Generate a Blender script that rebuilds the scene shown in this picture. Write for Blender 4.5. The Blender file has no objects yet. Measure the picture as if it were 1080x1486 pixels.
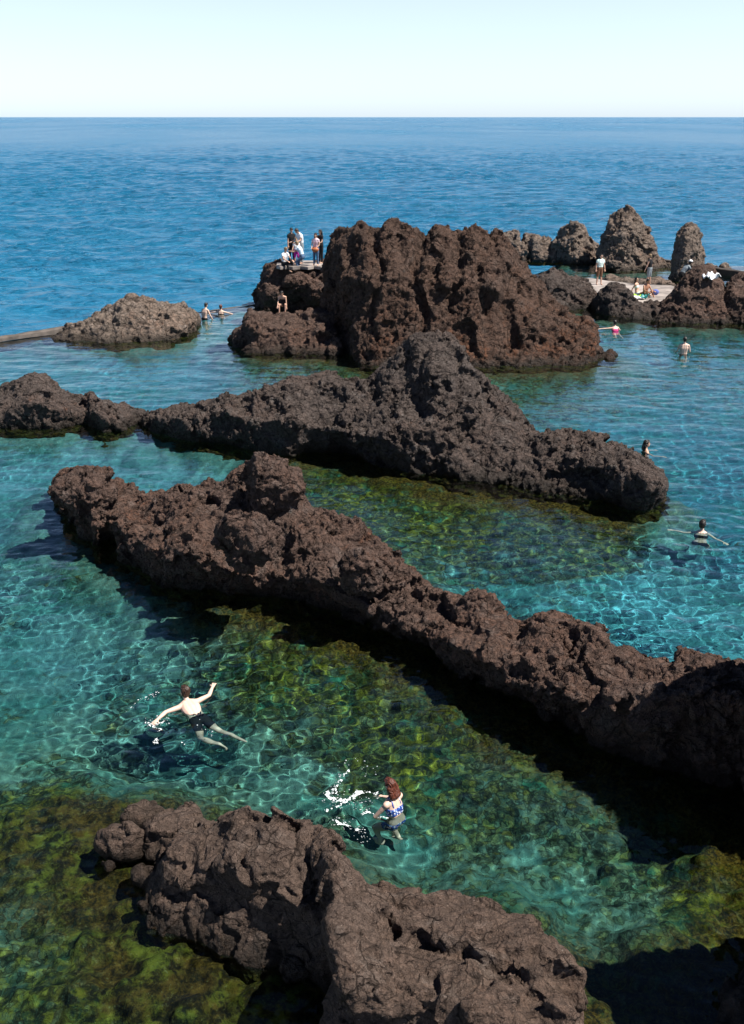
import bpy, math, random
import numpy as np
from mathutils import Vector, Matrix

sc = bpy.context.scene
COL = sc.collection
R = math.radians
random.seed(7)

# ------------------------------------------------------------------ camera, sky, sun, exposure
F_PX, CX, CY, PITCH, CAM_H = 1450.0, 540.0, 743.0, R(21.57), 10.0
cam = bpy.data.objects.new('camera', bpy.data.cameras.new('camera'))
COL.objects.link(cam)
cam.location = (0, 0, CAM_H)
cam.rotation_euler = (R(90) - PITCH, 0, 0)
cam.data.sensor_fit = 'VERTICAL'
cam.data.sensor_height = 36.0
cam.data.lens = F_PX / 1486.0 * 36.0
cam.data.clip_start = 0.1
cam.data.clip_end = 200000.0
sc.camera = cam

SUN_EL, SUN_AZ = R(58), R(-13)          # azimuth from +X towards +Y
sun_dir = Vector((math.cos(SUN_EL) * math.cos(SUN_AZ), math.cos(SUN_EL) * math.sin(SUN_AZ), math.sin(SUN_EL)))
world = bpy.data.worlds.new('World')
sc.world = world
world.use_nodes = True
wn = world.node_tree
sky = wn.nodes.new('ShaderNodeTexSky')
sky.sky_type = 'NISHITA'
sky.sun_disc = False
sky.sun_elevation = SUN_EL
sky.sun_rotation = math.pi / 2 - SUN_AZ
sky.air_density = 1.0
sky.dust_density = 0.3
sky.ozone_density = 1.5
# a clear sky over the sea: brightest and palest near the horizon, deeper towards the zenith
stc = wn.nodes.new('ShaderNodeTexCoord'); ssp = wn.nodes.new('ShaderNodeSeparateXYZ'); wn.links.new(stc.outputs['Generated'], ssp.inputs[0])
srp = wn.nodes.new('ShaderNodeValToRGB'); wn.links.new(ssp.outputs[2], srp.inputs[0])
for pos, c in ((0.0, (0.700, 0.873, 1.314)), (.03, (0.785, 0.873, 1.143)), (.10, (1.010, 0.918, 0.945)), (.2, (0.882, 0.882, 0.945)), (.36, (0.396, 0.468, 0.594)), (.60, (0.198, 0.243, 0.306)), (1.0, (0.153, 0.180, 0.225))):
    e_ = srp.color_ramp.elements[0] if pos == 0 else (srp.color_ramp.elements[-1] if pos == 1 else srp.color_ramp.elements.new(pos))
    e_.color = (*c, 1)
smx = wn.nodes.new('ShaderNodeMix'); smx.data_type = 'RGBA'; smx.blend_type = 'MULTIPLY'; smx.inputs[0].default_value = 1
wn.links.new(sky.outputs[0], smx.inputs[6]); wn.links.new(srp.outputs[0], smx.inputs[7])
wn.links.new(smx.outputs[2], wn.nodes['Background'].inputs[0])
wn.nodes['Background'].inputs[1].default_value = 0.10
sl = bpy.data.lights.new('sun', 'SUN')
sl.energy = 5.0
sl.angle = R(0.5)
sl.color = (1.0, 0.95, 0.87)
sl.cycles.is_caustics_light = True
sun = bpy.data.objects.new('sun', sl)
COL.objects.link(sun)
sun.rotation_euler = sun_dir.to_track_quat('Z', 'Y').to_euler()
sun.location = (30, 20, 40)
sc.view_settings.view_transform = 'Standard'
sc.view_settings.look = 'None'
sc.view_settings.exposure = 0.92
sc.view_settings.gamma = 1.0
sc.cycles.use_denoising = True
sc.cycles.caustics_reflective = False
sc.cycles.max_bounces = 8
sc.cycles.transparent_max_bounces = 8
sc.cycles.sample_clamp_indirect = 4.0

# ------------------------------------------------------------------ pixel <-> world
def ray(x, y):
    d = np.array([(x - CX) / F_PX, 0.0, 0.0])
    v = -(y - CY) / F_PX
    d += np.array([0, math.cos(PITCH), -math.sin(PITCH)])
    d += v * np.array([0, math.sin(PITCH), math.cos(PITCH)])
    return d
def G(x, y, z=0.0):                     # point of the horizontal plane z seen at a photo position
    d = ray(x, y)
    t = (z - CAM_H) / d[2]
    return np.array([0, 0, CAM_H]) + d * t
def at_r(x, y, r):                      # point at ground distance r seen at a photo position
    d = ray(x, y)
    t = r / math.hypot(d[0], d[1])
    return np.array([0, 0, CAM_H]) + d * t

# ------------------------------------------------------------------ numpy noise
def _hash(ix, iy, iz, seed):
    h = (ix.astype(np.int64) * 374761393 + iy.astype(np.int64) * 668265263 + iz.astype(np.int64) * 2147483647 + seed * 974634777) & 0xffffffff
    h = ((h ^ (h >> 13)) * 1274126177) & 0xffffffff
    h = ((h ^ (h >> 16)) * 2246822519) & 0xffffffff
    return (h ^ (h >> 15)) & 0xffffffff
_rg = np.random.default_rng(5)
_GR = _rg.normal(size=(256, 3)); _GR /= np.linalg.norm(_GR, axis=1)[:, None]
def perlin(P, seed=0):
    I = np.floor(P).astype(np.int64); f = P - I
    w = f * f * f * (f * (f * 6 - 15) + 10)
    out = 0
    for dx in (0, 1):
        wx = w[:, 0] if dx else 1 - w[:, 0]
        for dy in (0, 1):
            wy = w[:, 1] if dy else 1 - w[:, 1]
            for dz in (0, 1):
                wz = w[:, 2] if dz else 1 - w[:, 2]
                g = _GR[_hash(I[:, 0] + dx, I[:, 1] + dy, I[:, 2] + dz, seed) & 255]
                d = g[:, 0] * (f[:, 0] - dx) + g[:, 1] * (f[:, 1] - dy) + g[:, 2] * (f[:, 2] - dz)
                out = out + wx * wy * wz * d
    return out * 1.5
def fbm(P, octv=4, seed=0, gain=0.5, lac=2.03):
    o, a = 0, 1.0
    for i in range(octv):
        o = o + a * perlin(P, seed + i * 17); P = P * lac + 11.3; a *= gain
    return o
def billow(P, octv=3, seed=0, gain=0.5):
    o, a = 0, 1.0
    for i in range(octv):
        o = o + a * (np.abs(perlin(P, seed + i * 13)) * 2 - 0.55); P = P * 2.1 + 5.7; a *= gain
    return o
def worley(P, seed=0):
    I = np.floor(P).astype(np.int64); f = P - I
    f1 = np.full(len(P), 9.0); f2 = np.full(len(P), 9.0)
    for dx in (-1, 0, 1):
        for dy in (-1, 0, 1):
            for dz in (-1, 0, 1):
                h = _hash(I[:, 0] + dx, I[:, 1] + dy, I[:, 2] + dz, seed)
                px = dx + (h & 1023) / 1023.0 - f[:, 0]; py = dy + ((h >> 10) & 1023) / 1023.0 - f[:, 1]; pz = dz + ((h >> 20) & 1023) / 1023.0 - f[:, 2]
                d = np.sqrt(px * px + py * py + pz * pz)
                f2 = np.where(d < f1, f1, np.minimum(f2, d)); f1 = np.minimum(f1, d)
    return f1, f2
def facets(P, seed=0):
    """broken blocks: every cell of a random lattice is one tilted plane"""
    I = np.floor(P).astype(np.int64); f = P - I
    f1 = np.full(len(P), 9.0); val = np.zeros(len(P))
    for dx in (-1, 0, 1):
        for dy in (-1, 0, 1):
            for dz in (-1, 0, 1):
                h = _hash(I[:, 0] + dx, I[:, 1] + dy, I[:, 2] + dz, seed)
                o = np.stack([f[:, 0] - dx - (h & 1023) / 1023.0, f[:, 1] - dy - ((h >> 10) & 1023) / 1023.0, f[:, 2] - dz - ((h >> 20) & 1023) / 1023.0], 1)
                d = (o * o).sum(1); g = _GR[(h >> 7) & 255]
                v = (o * g).sum(1) + ((h >> 15) & 255) / 255.0 * .7 - .35
                u = d < f1; f1 = np.where(u, d, f1); val = np.where(u, v, val)
    return val
def sstep(a, b, x):
    t = np.clip((x - a) / (b - a), 0, 1); return t * t * (3 - 2 * t)

# ------------------------------------------------------------------ mesh helpers
def mesh_np(name, V, F):
    """F: (n,3) or (n,4) array, or a list of such arrays."""
    V = np.asarray(V, dtype=np.float32)
    Fs = F if isinstance(F, list) else [F]
    Fs = [np.asarray(f, dtype=np.int32) for f in Fs if len(f)]
    m = bpy.data.meshes.new(name)
    m.vertices.add(len(V)); m.vertices.foreach_set('co', V.ravel())
    li = np.concatenate([f.ravel() for f in Fs]); tot = np.concatenate([np.full(len(f), f.shape[1], dtype=np.int32) for f in Fs])
    m.loops.add(len(li)); m.loops.foreach_set('vertex_index', li)
    m.polygons.add(len(tot)); st = np.concatenate([[0], np.cumsum(tot)[:-1]]).astype(np.int32)
    m.polygons.foreach_set('loop_start', st)
    m.update(calc_edges=True); m.validate()
    return m
def get_np(m):
    V = np.empty(len(m.vertices) * 3, dtype=np.float32); m.vertices.foreach_get('co', V)
    N = np.empty(len(m.vertices) * 3, dtype=np.float32); m.vertices.foreach_get('normal', N)
    return V.reshape(-1, 3).astype(float), N.reshape(-1, 3).astype(float)
def set_np(m, V):
    m.vertices.foreach_set('co', np.asarray(V, dtype=np.float32).ravel()); m.update()
def remesh(V, F, voxel, smooth=0, fac=0.5):
    m = mesh_np('tmp', V, F)
    o = bpy.data.objects.new('tmp', m); COL.objects.link(o)
    md = o.modifiers.new('r', 'REMESH'); md.mode = 'VOXEL'; md.voxel_size = voxel
    if smooth:
        s = o.modifiers.new('s', 'SMOOTH'); s.iterations = smooth; s.factor = fac
    bpy.context.view_layer.update()
    dg = bpy.context.evaluated_depsgraph_get()
    me = bpy.data.meshes.new_from_object(o.evaluated_get(dg))
    bpy.data.objects.remove(o); bpy.data.meshes.remove(m)
    return me
def revoxel(me, P, voxel, smooth=1):
    n = len(me.polygons); tot = np.empty(n, dtype=np.int32); me.polygons.foreach_get('loop_total', tot)
    li = np.empty(len(me.loops), dtype=np.int32); me.loops.foreach_get('vertex_index', li)
    if (tot == 4).all(): F = [li.reshape(-1, 4)]
    else:
        st = np.concatenate([[0], np.cumsum(tot)[:-1]]); F = [np.stack([li[st[tot == k] + i] for i in range(k)], 1) for k in (3, 4) if (tot == k).any()]
    bpy.data.meshes.remove(me)
    return remesh(P, F, voxel, smooth)
class Soup:
    def __init__(s): s.V = []; s.Q = []; s.T = []; s.n = 0
    def add(s, V, Q=None, T=None):
        s.V.append(np.asarray(V, float))
        if Q is not None and len(Q): s.Q.append(np.asarray(Q) + s.n)
        if T is not None and len(T): s.T.append(np.asarray(T) + s.n)
        s.n += len(V)
    def get(s):
        return np.concatenate(s.V), [np.concatenate(a) for a in (s.Q, s.T) if a]
def grid_quads(nr, nc, wrap=False):
    r = np.arange(nr - 1)[:, None]; c = np.arange(nc if wrap else nc - 1)[None, :]
    a = r * nc + c; b = r * nc + (c + 1) % nc
    return np.stack([a, b, b + nc, a + nc], -1).reshape(-1, 4)
def ellipsoid(c, rad, rot=None, nu=20, nv=12):
    th = np.linspace(0, math.pi, nv + 1)[1:-1]; ph = np.arange(nu) / nu * 2 * math.pi
    T_, P_ = np.meshgrid(th, ph, indexing='ij')
    V = np.stack([np.sin(T_) * np.cos(P_), np.sin(T_) * np.sin(P_), np.cos(T_)], -1).reshape(-1, 3)
    V = np.concatenate([V, [[0, 0, 1], [0, 0, -1]]]); n = nv - 1
    Q = grid_quads(n, nu, True)[:, ::-1]
    i = np.arange(nu); j = (i + 1) % nu
    T = np.concatenate([np.stack([i, j, np.full(nu, n * nu)], 1)[:, [0, 1, 2]], np.stack([j + (n - 1) * nu, i + (n - 1) * nu, np.full(nu, n * nu + 1)], 1)])
    V = V * np.asarray(rad)
    if rot is not None: V = V @ np.asarray(rot).T
    return V + np.asarray(c), Q[:, ::-1], T
def cone(a, b, ra, rb, nu=12, nh=4):
    a = np.asarray(a, float); b = np.asarray(b, float); d = b - a; L = np.linalg.norm(d)
    z = d / L if L > 1e-6 else np.array([0, 0, 1.0]); t = np.array([1.0, 0, 0]) if abs(z[0]) < .8 else np.array([0, 1.0, 0])
    x = np.cross(t, z); x /= np.linalg.norm(x); y = np.cross(z, x)
    rings = []
    for k in range(1, nh + 1):
        q = math.pi / 2 * k / nh; rings.append((a - z * ra * math.cos(q), ra * math.sin(q)))
    for k in range(nh):
        q = math.pi / 2 * k / nh; rings.append((b + z * rb * math.sin(q), rb * math.cos(q)))
    ph = np.arange(nu) / nu * 2 * math.pi; cs = np.cos(ph)[:, None] * x + np.sin(ph)[:, None] * y
    V = np.concatenate([p + r * cs for p, r in rings] + [[a - z * ra], [b + z * rb]]); n = len(rings)
    i = np.arange(nu); j = (i + 1) % nu
    T = np.concatenate([np.stack([j, i, np.full(nu, n * nu)], 1), np.stack([i + (n - 1) * nu, j + (n - 1) * nu, np.full(nu, n * nu + 1)], 1)])
    return V, grid_quads(n, nu, True), T

def link(name, m, mat=None, parent=None, loc=None, **props):
    o = bpy.data.objects.new(name, m); COL.objects.link(o); m.name = name
    if mat is not None: m.materials.append(mat)
    if parent is not None: o.parent = parent
    if loc is not None: o.location = loc
    for k, v in props.items(): o[k] = v
    return o
def empty(name, loc, label, cat, group=None):
    o = bpy.data.objects.new(name, None); COL.objects.link(o); o.location = loc
    o.empty_display_size = 0.2
    o['label'] = label; o['category'] = cat
    if group: o['group'] = group
    return o
def smooth_shade(m):
    m.polygons.foreach_set('use_smooth', np.ones(len(m.polygons), dtype=bool)); m.update()

# ------------------------------------------------------------------ material helpers
class M:
    def __init__(s, name):
        s.m = bpy.data.materials.new(name); s.m.use_nodes = True; s.t = s.m.node_tree
        s.p = s.t.nodes['Principled BSDF']; s.out = s.t.nodes['Material Output']
    def n(s, typ, **kw):
        nd = s.t.nodes.new('ShaderNode' + typ)
        for k, v in kw.items():
            if k.startswith('i_'):
                key = k[2:]; nd.inputs[int(key) if key.isdigit() else key.replace('_', ' ')].default_value = v
            else: setattr(nd, k, v)
        return nd
    def l(s, a, b): s.t.links.new(a, b)
    def noise(s, vec, scale, detail=4, rough=0.55, dist=0.0):
        nd = s.n('TexNoise', i_Scale=scale, i_Detail=detail, i_Roughness=rough, i_Distortion=dist)
        s.l(vec, nd.inputs['Vector']); return nd.outputs['Fac']
    def voro(s, vec, scale, feature='F1', rand=1.0):
        nd = s.n('TexVoronoi', feature=feature, i_Scale=scale, i_Randomness=rand); s.l(vec, nd.inputs['Vector']); return nd.outputs['Distance']
    def ramp(s, fac, a, b, va=0.0, vb=1.0):
        nd = s.n('MapRange', interpolation_type='SMOOTHSTEP'); s.l(fac, nd.inputs[0])
        for i, v in enumerate((a, b, va, vb)): nd.inputs[1 + i].default_value = v
        return nd.outputs[0]
    def mix(s, fac, a, b, blend='MIX'):
        nd = s.n('Mix', data_type='RGBA', blend_type=blend)
        for sock, v in ((nd.inputs[0], fac), (nd.inputs[6], a), (nd.inputs[7], b)):
            if isinstance(v, (tuple, list)): sock.default_value = (*v, 1.0) if len(v) == 3 else v
            elif isinstance(v, (int, float)): sock.default_value = v
            else: s.l(v, sock)
        return nd.outputs[2]
    def math(s, op, a, b=0.0, clamp=False):
        nd = s.n('Math', operation=op, use_clamp=clamp)
        for sock, v in ((nd.inputs[0], a), (nd.inputs[1], b)):
            if isinstance(v, (int, float)): sock.default_value = v
            else: s.l(v, sock)
        return nd.outputs[0]
    def bump(s, h, dist, strength=1.0, prev=None):
        nd = s.n('Bump', i_Strength=strength, i_Distance=dist); s.l(h, nd.inputs['Height'])
        if prev is not None: s.l(prev, nd.inputs['Normal'])
        return nd.outputs[0]

def plain(name, col, rough=0.6, var=0.15, scale=8.0, bump=0.0, spec=0.4):
    a = M(name); tc = a.n('TexCoord'); v = tc.outputs['Object']
    f = a.noise(v, scale, 4)
    dark = tuple(c * (1 - var) for c in col); lite = tuple(min(1, c * (1 + var)) for c in col)
    a.l(a.mix(a.ramp(f, .3, .7), dark, lite), a.p.inputs['Base Color'])
    a.p.inputs['Roughness'].default_value = rough; a.p.inputs['Specular IOR Level'].default_value = spec
    if bump: a.l(a.bump(a.noise(v, scale * 3, 4), bump), a.p.inputs['Normal'])
    return a.m

def rock_mat(name, c1, c2, c3, rust=0.0, fine=1.0, light=0.0):
    """c1 main, c2 reddish, c3 grey; rust = share of orange oxidised patches; fine = bump scale"""
    a = M(name); tc = a.n('TexCoord'); v = tc.outputs['Object']
    geo = a.n('NewGeometry'); sep = a.n('SeparateXYZ'); a.l(geo.outputs['Position'], sep.inputs[0]); z = sep.outputs[2]
    big = a.noise(v, .55, 5, .6); mid = a.noise(v, 2.3, 6, .65, .4); fn = a.noise(v, 11 * fine, 6, .7); vf = a.noise(v, 42 * fine, 4, .7)
    col = a.mix(a.ramp(big, .40, .62), c1, c2)
    col = a.mix(a.ramp(mid, .50, .68), col, c3)
    if rust > 0:
        rz = a.ramp(z, 3.2, .6, .0, 1.0)
        rn = a.math('MULTIPLY', a.ramp(a.noise(v, .8, 6, .7, .6), .62 - rust * .16, .72 - rust * .1), rz)
        col = a.mix(a.math('MULTIPLY', rn, .75), col, (.19, .066, .026))
    col = a.mix(a.math('MULTIPLY', a.ramp(fn, .35, .68), .75), tuple(c * .45 for c in c1), col)
    pits = a.voro(v, 15 * fine)
    col = a.mix(a.ramp(vf, .58, .74, 0, .5 + light), col, tuple(min(1, c * 2.3 + .02) for c in c3))
    col = a.mix(a.ramp(pits, .0, .22, .55, 0), col, tuple(c * .22 for c in c1))
    # cracks, salt and pale lichen
    wn_ = a.n('TexNoise', i_Scale=2.2 * fine, i_Detail=4); a.l(v, wn_.inputs['Vector'])
    wv_ = a.n('Mix', data_type='VECTOR'); wv_.inputs[0].default_value = .30; a.l(v, wv_.inputs[4]); a.l(wn_.outputs['Color'], wv_.inputs[5])
    crk = a.math('MULTIPLY', a.ramp(a.voro(wv_.outputs[1], 3.0 * fine, 'DISTANCE_TO_EDGE'), .0, .035), a.ramp(a.voro(wv_.outputs[1], 7.5 * fine, 'DISTANCE_TO_EDGE'), .0, .05, .45, 1))
    col = a.mix(a.math('MULTIPLY', a.math('SUBTRACT', 1.0, crk), a.ramp(mid, .40, .60)), col, tuple(c * .16 for c in c1))
    tone = a.noise(v, 1.1 * fine, 6, .7)
    col = a.mix(a.ramp(tone,   .30, .48, .42, 0), col, tuple(c * .42 for c in c1))
    salt = a.math('MULTIPLY', a.ramp(a.noise(v, 1.7 * fine, 7, .75), .64, .72), a.ramp(vf, .38, .55))
    col = a.mix(a.math('MULTIPLY', salt, .55), col, (.34, .31, .28))
    # tide band: wet dark stain above the water, olive and amber weed under it
    zz = a.math('ADD', z, a.math('MULTIPLY', a.math('SUBTRACT', mid, .5), -.5))
    wet = a.ramp(zz, .46, .06)
    col = a.mix(a.math('MULTIPLY', wet, .8), col, (.014, .011, .008))
    weed = a.mix(a.ramp(fn, .42, .6), (.030, .022, .004), a.mix(a.ramp(mid, .4, .6), (.10, .085, .008), (.11, .05, .007)))
    under = a.ramp(zz, .02, -.12)
    col = a.mix(under, col, weed)
    a.l(col, a.p.inputs['Base Color'])
    a.l(a.ramp(wet, 0, 1, .95, .5), a.p.inputs['Roughness'])
    a.p.inputs['Specular IOR Level'].default_value = .18
    b = a.bump(a.noise(v, 5 * fine, 5, .7), .16)
    b = a.bump(fn, .10, prev=b)
    b = a.bump(crk, .05, prev=b)
    b = a.bump(a.ramp(pits, 0, .3), .05, prev=b)
    b = a.bump(vf, .028, prev=b)
    a.l(b, a.p.inputs['Normal'])
    return a.m

MAT_BIG = rock_mat('lava_rock_red', (0.110, 0.069, 0.053), (0.125, 0.070, 0.049), (0.138, 0.100, 0.083), rust=1.0, fine=.55)
MAT_RIDGE = rock_mat('lava_rock_brown', (0.155, 0.102, 0.083), (0.186, 0.105, 0.076), (0.186, 0.144, 0.127), rust=.35, fine=.8)
MAT_GREY = rock_mat('lava_rock_grey', (0.124, 0.097, 0.086), (0.138, 0.095, 0.078), (0.173, 0.149, 0.138), rust=.15, fine=.7)
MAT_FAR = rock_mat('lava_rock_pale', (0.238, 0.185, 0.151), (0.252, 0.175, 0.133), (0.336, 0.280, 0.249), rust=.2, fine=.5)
MAT_FRONT = rock_mat('lava_rock_worn', (0.177, 0.124, 0.099), (0.200, 0.131, 0.099), (0.228, 0.179, 0.152), rust=.0, fine=1.0)

# ------------------------------------------------------------------ rocks
FOOT = []            # waterline outlines of every rock, for the depth of the seabed
def rock(name, label, st, mat, voxel, amp=1.0, blobs=(), carve=None, group='volcanic rocks in the pool', seed=0, lump=.8, stretch=(1, 1, 1), cat='rock', fine=1.0, zbot=-2.6, flare=.7, under=0.0, cob=1.0):
    """st: (x, yTop, yBrink or None, yWater, dTop, dBack, brink offset) per photo column, walked along the rock."""
    st = [tuple(s) + (0.0,) * (7 - len(s)) for s in st]
    cols = []
    X = [s[0] for s in st]
    pts = [G(s[0], s[3]) for s in st]
    L = np.concatenate([[0], np.cumsum([np.linalg.norm(pts[i + 1] - pts[i]) for i in range(len(pts) - 1)])])
    n = max(12, int(L[-1] / .22))
    u = np.linspace(0, L[-1], n)
    ip = lambda vals: np.interp(u, L, vals)
    xs, yT, yW, dT, dB, ok = ip(X), ip([s[1] for s in st]), ip([s[3] for s in st]), ip([s[4] for s in st]), ip([s[5] for s in st]), ip([s[6] for s in st])
    hasK = [s[2] is not None for s in st]
    yK = ip([s[2] if s[2] is not None else -1 for s in st]) if all(hasK) else None
    front, back = [], []
    for i in range(n):
        W = G(xs[i], yW[i]); r = math.hypot(W[0], W[1]); e = np.array([W[0], W[1], 0]) / r
        T = at_r(xs[i], yT[i], r + dT[i]); zT = max(T[2], .03)
        if yK is not None:
            K = at_r(xs[i], yK[i], r + ok[i]); zK = min(max(K[2], .02), zT * 1.05); sK = ok[i]
        else:
            zK = .62 * zT; sK = .34 * dT[i]
        w = dT[i]
        P = [(-flare - .2, zbot), (-.35 * flare, -.9), (under, -.15), (under, .0), (under + .6 * (sK - under), zK * .42), (sK + .02, zK * .80), (sK, zK * .95), (sK + .12 * (w - sK), zK + .06 * (zT - zK)),
             (sK + .55 * (w - sK), zK + .62 * (zT - zK)), (w, zT), (w + dB[i] * .3, zT * .9), (w + dB[i] * .75, zT * .5), (w + dB[i], 0), (w + dB[i] + .3, -.9), (w + dB[i] + flare + .2, zbot)]
        P = np.array(P); s = np.concatenate([[0], np.cumsum(np.hypot(*np.diff(P, axis=0).T))])
        q = np.linspace(0, s[-1], 44)
        a = np.interp(q, s, P[:, 0]); z = np.interp(q, s, P[:, 1])
        # columns fan out from the photo point; the hidden side follows the same fan
        cols.append(np.stack([e[0] * (r + a), e[1] * (r + a), z], 1))
        front.append(e[:2] * r); back.append(e[:2] * (r + w + dB[i]))
    V = np.array(cols); nc = V.shape[1]
    c0, c1 = V[0].mean(0), V[-1].mean(0)
    S = Soup()
    Q = grid_quads(n, nc, True)
    ends = np.concatenate([V.reshape(-1, 3), [c0, c1]])
    i = np.arange(nc); j = (i + 1) % nc
    T = np.concatenate([np.stack([i, j, np.full(nc, n * nc)], 1), np.stack([j + (n - 1) * nc, i + (n - 1) * nc, np.full(nc, n * nc + 1)], 1)])
    S.add(ends, Q[:, ::-1], T[:, ::-1] if False else T[:, [1, 0, 2]][:, ::-1][:, ::-1])
    for b in blobs:                      # (x, y, ground distance, rx, ry, rz)
        c = at_r(b[0], b[1], b[2]); S.add(*ellipsoid(c, b[3:6]))
    FOOT.append(np.array(front + back[::-1]))
    Vv, Ff = S.get()
    me = remesh(Vv, Ff, voxel, smooth=2)
    P, N = get_np(me)
    sd = seed * 31
    st3 = np.array(stretch)
    A = amp
    Ps = P * st3 / max(A, .5)
    Wq = Ps + .35 * np.stack([fbm(Ps * .9, 2, sd + 51), fbm(Ps * .9, 2, sd + 52), fbm(Ps * .9, 2, sd + 53)], 1)
    d = A * lump * (.34 * fbm(Ps * .6, 2, sd) + .12 * (.3 - 1.3 * np.abs(fbm(Ps * .75 + 3.1, 3, sd + 3))) + .36 * facets(Wq * 1.05, sd + 61))
    if carve is not None: d = d + carve(P, N)
    P = P + N * d[:, None]; me = revoxel(me, P, voxel); P, N = get_np(me)
    crag = np.clip(.65 + 1.2 * fbm(P * .8, 2, sd + 21), .15, 1.35) * cob               # some places clinkery, some worn smooth
    Wp = P + .22 * np.stack([fbm(P * 1.9, 2, sd + 31), fbm(P * 1.9, 2, sd + 32), fbm(P * 1.9, 2, sd + 33)], 1)
    d = A * .125 * facets(Wp * 2.7 * fine * st3, sd + 5) * (.35 + .65 * crag) + .11 * A * min(1, .45 + cob) * (.22 - np.abs(fbm(Wp * 1.6 * fine + 7, 5, sd + 9, .6)))
    P = P + N * d[:, None]; set_np(me, P); P, N = get_np(me)
    Wp = P + .10 * np.stack([fbm(P * 4, 2, sd + 41), fbm(P * 4, 2, sd + 42), fbm(P * 4, 2, sd + 43)], 1)
    d = A * .046 * facets(Wp * 7.0 * fine, sd + 6) * (.3 + .7 * crag) + A * (.3 + .7 * crag) * .06 * (.2 - np.abs(fbm(Wp * 5 * fine, 4, sd + 8, .68)))
    P = P + N * d[:, None]
    o = P[:, :2].mean(0); P[:, :2] -= o
    set_np(me, P); smooth_shade(me)
    ob = link(name, me, mat, loc=(o[0], o[1], 0), label=label, category=cat, group=group)
    ob.cycles.is_caustics_receiver = True
    return ob

def dents(*ds):
    L_ = [(at_r(x, y, r), rad, dep) for x, y, r, rad, dep in ds]
    return lambda P, N: sum(-dep * np.exp(-(np.linalg.norm(P - c, axis=1) / rad) ** 2) for c, rad, dep in L_)
def cleft(x, y0, y1, r, width, depth):
    """a vertical cleft in a face, given where it starts and ends and its ground distance"""
    a = at_r(x, y0, r); b = at_r(x, y1, r)
    def f(P):
        th = np.arctan2(P[:, 0], P[:, 1]); tx = math.atan2(a[0], a[1])
        w = (th - tx) * r + .22 * np.sin(P[:, 2] * 1.7 + x)
        k = np.exp(-(w / width) ** 2) * sstep(b[2] - .5, b[2] + .6, P[:, 2]) * (1 - .55 * sstep(a[2] - .9, a[2] + .1, P[:, 2])) * (.75 + .5 * perlin(P * .9, int(x)))
        return -depth * k
    return f
CL = [cleft(545, 330, 470, 46, .18, .45), cleft(611, 330, 500, 46, .2, .6), cleft(664, 330, 455, 46, .18, .42), cleft(583, 325, 430, 46, .22, .25), cleft(637, 330, 430, 46, .2, .25), cleft(515, 330, 430, 46, .2, .25),
      cleft(705, 340, 470, 46, .25, .35), cleft(745, 372, 500, 45, .3, .4)]
def carve_big(P, N):
    return sum(c(P) for c in CL)

rock('sea_stack', 'largest reddish brown lava rock, tall and fluted, in the middle of the pools',
     [(466, 480, None, 497, .9, .8), (472, 440, None, 498, 1.6, 1.6), (476, 390, None, 500, 2.2, 2.2), (480, 345, None, 502, 2.8, 2.6), (490, 328, None, 507, 3.4, 3), (506, 321, None, 517, 4.4, 3), (524, 317, None, 526, 5, 3),
      (537, 321, None, 530, 5, 3), (547, 330, None, 531, 5, 3), (560, 326, None, 532, 5, 3), (575, 321, None, 533, 5, 3), (592, 325, None, 534, 5, 3), (608, 333, None, 534, 5, 3), (618, 330, None, 534, 5, 3), (632, 324, None, 534, 5, 3),
      (650, 327, None, 534, 5, 3), (663, 333, None, 534, 5, 3), (673, 328, None, 534, 5, 3), (682, 320, None, 534, 5, 3), (695, 327, None, 534, 5, 3), (718, 334, None, 533, 5, 3), (734, 346, None, 533, 5, 3), (748, 372, None, 533, 4.8, 3), (766, 399, None, 532, 4.4, 3),
      (786, 424, None, 532, 4, 3), (806, 441, None, 531, 3.6, 2.6), (832, 453, None, 531, 3.2, 2.2), (852, 463, None, 530, 3, 2), (861, 478, None, 529, 2.2, 1.6), (867, 502, None, 527, 1.4, 1), (878, 511, None, 525, 1, .8), (893, 517, None, 522, .5, .4)],
     MAT_BIG, .08, amp=1.15, carve=carve_big, seed=1, lump=.6, stretch=(1, 1, .75), fine=.9)

rock('shore_rock', 'low brown rock at the left foot of the tall fluted rock',
     [(334, 491, 494, 498, .4, .4, .1), (343, 478, 490, 505, 1.0, .8, .3), (357, 462, 484, 510, 1.8, 1.2, .6), (364, 446, 474, 512, 2.4, 2, .9), (374, 450, 472, 513, 2.6, 2, 1.0), (390, 456, 474, 513, 2.6, 2, 1.0), (412, 459, 478, 513, 2.6, 2, 1.0), (440, 452, 478, 514, 2.8, 2, 1.0), (470, 446, 478, 515, 3.0, 2, 1.0), (490, 455, 485, 516, 3.0, 2, .9)],
     MAT_RIDGE, .07, amp=.8, seed=2)

rock('lookout_rock', 'dark rock with a flat top where seven sightseers gather',
     [(374, 424, 430, 443, .8, .8, .2), (380, 401, 412, 448, 1.6, 1.6, .5), (390, 380, 395, 451, 2.4, 2.0, 1.0), (402, 376, 388, 453, 3.2, 2.0, 1.5), (425, 379, 389, 455, 3.4, 2.0, 1.5), (450, 380, 393, 456, 3.4, 2.0, 1.4), (468, 376, 395, 457, 3.6, 2.0, 1.2), (490, 365, 392, 457, 3.8, 2.2, 1.0)],
     MAT_RIDGE, .07, amp=.9, seed=3, lump=.7, blobs=[(392, 428, 54.6, .7, .6, .6), (428, 415, 55.0, .9, .7, .7), (455, 425, 54.6, .8, .7, .6)], carve=dents((400, 402, 55.2, .55, .6), (440, 430, 54.2, .5, .5), (415, 425, 54.3, .3, .4)))

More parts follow.
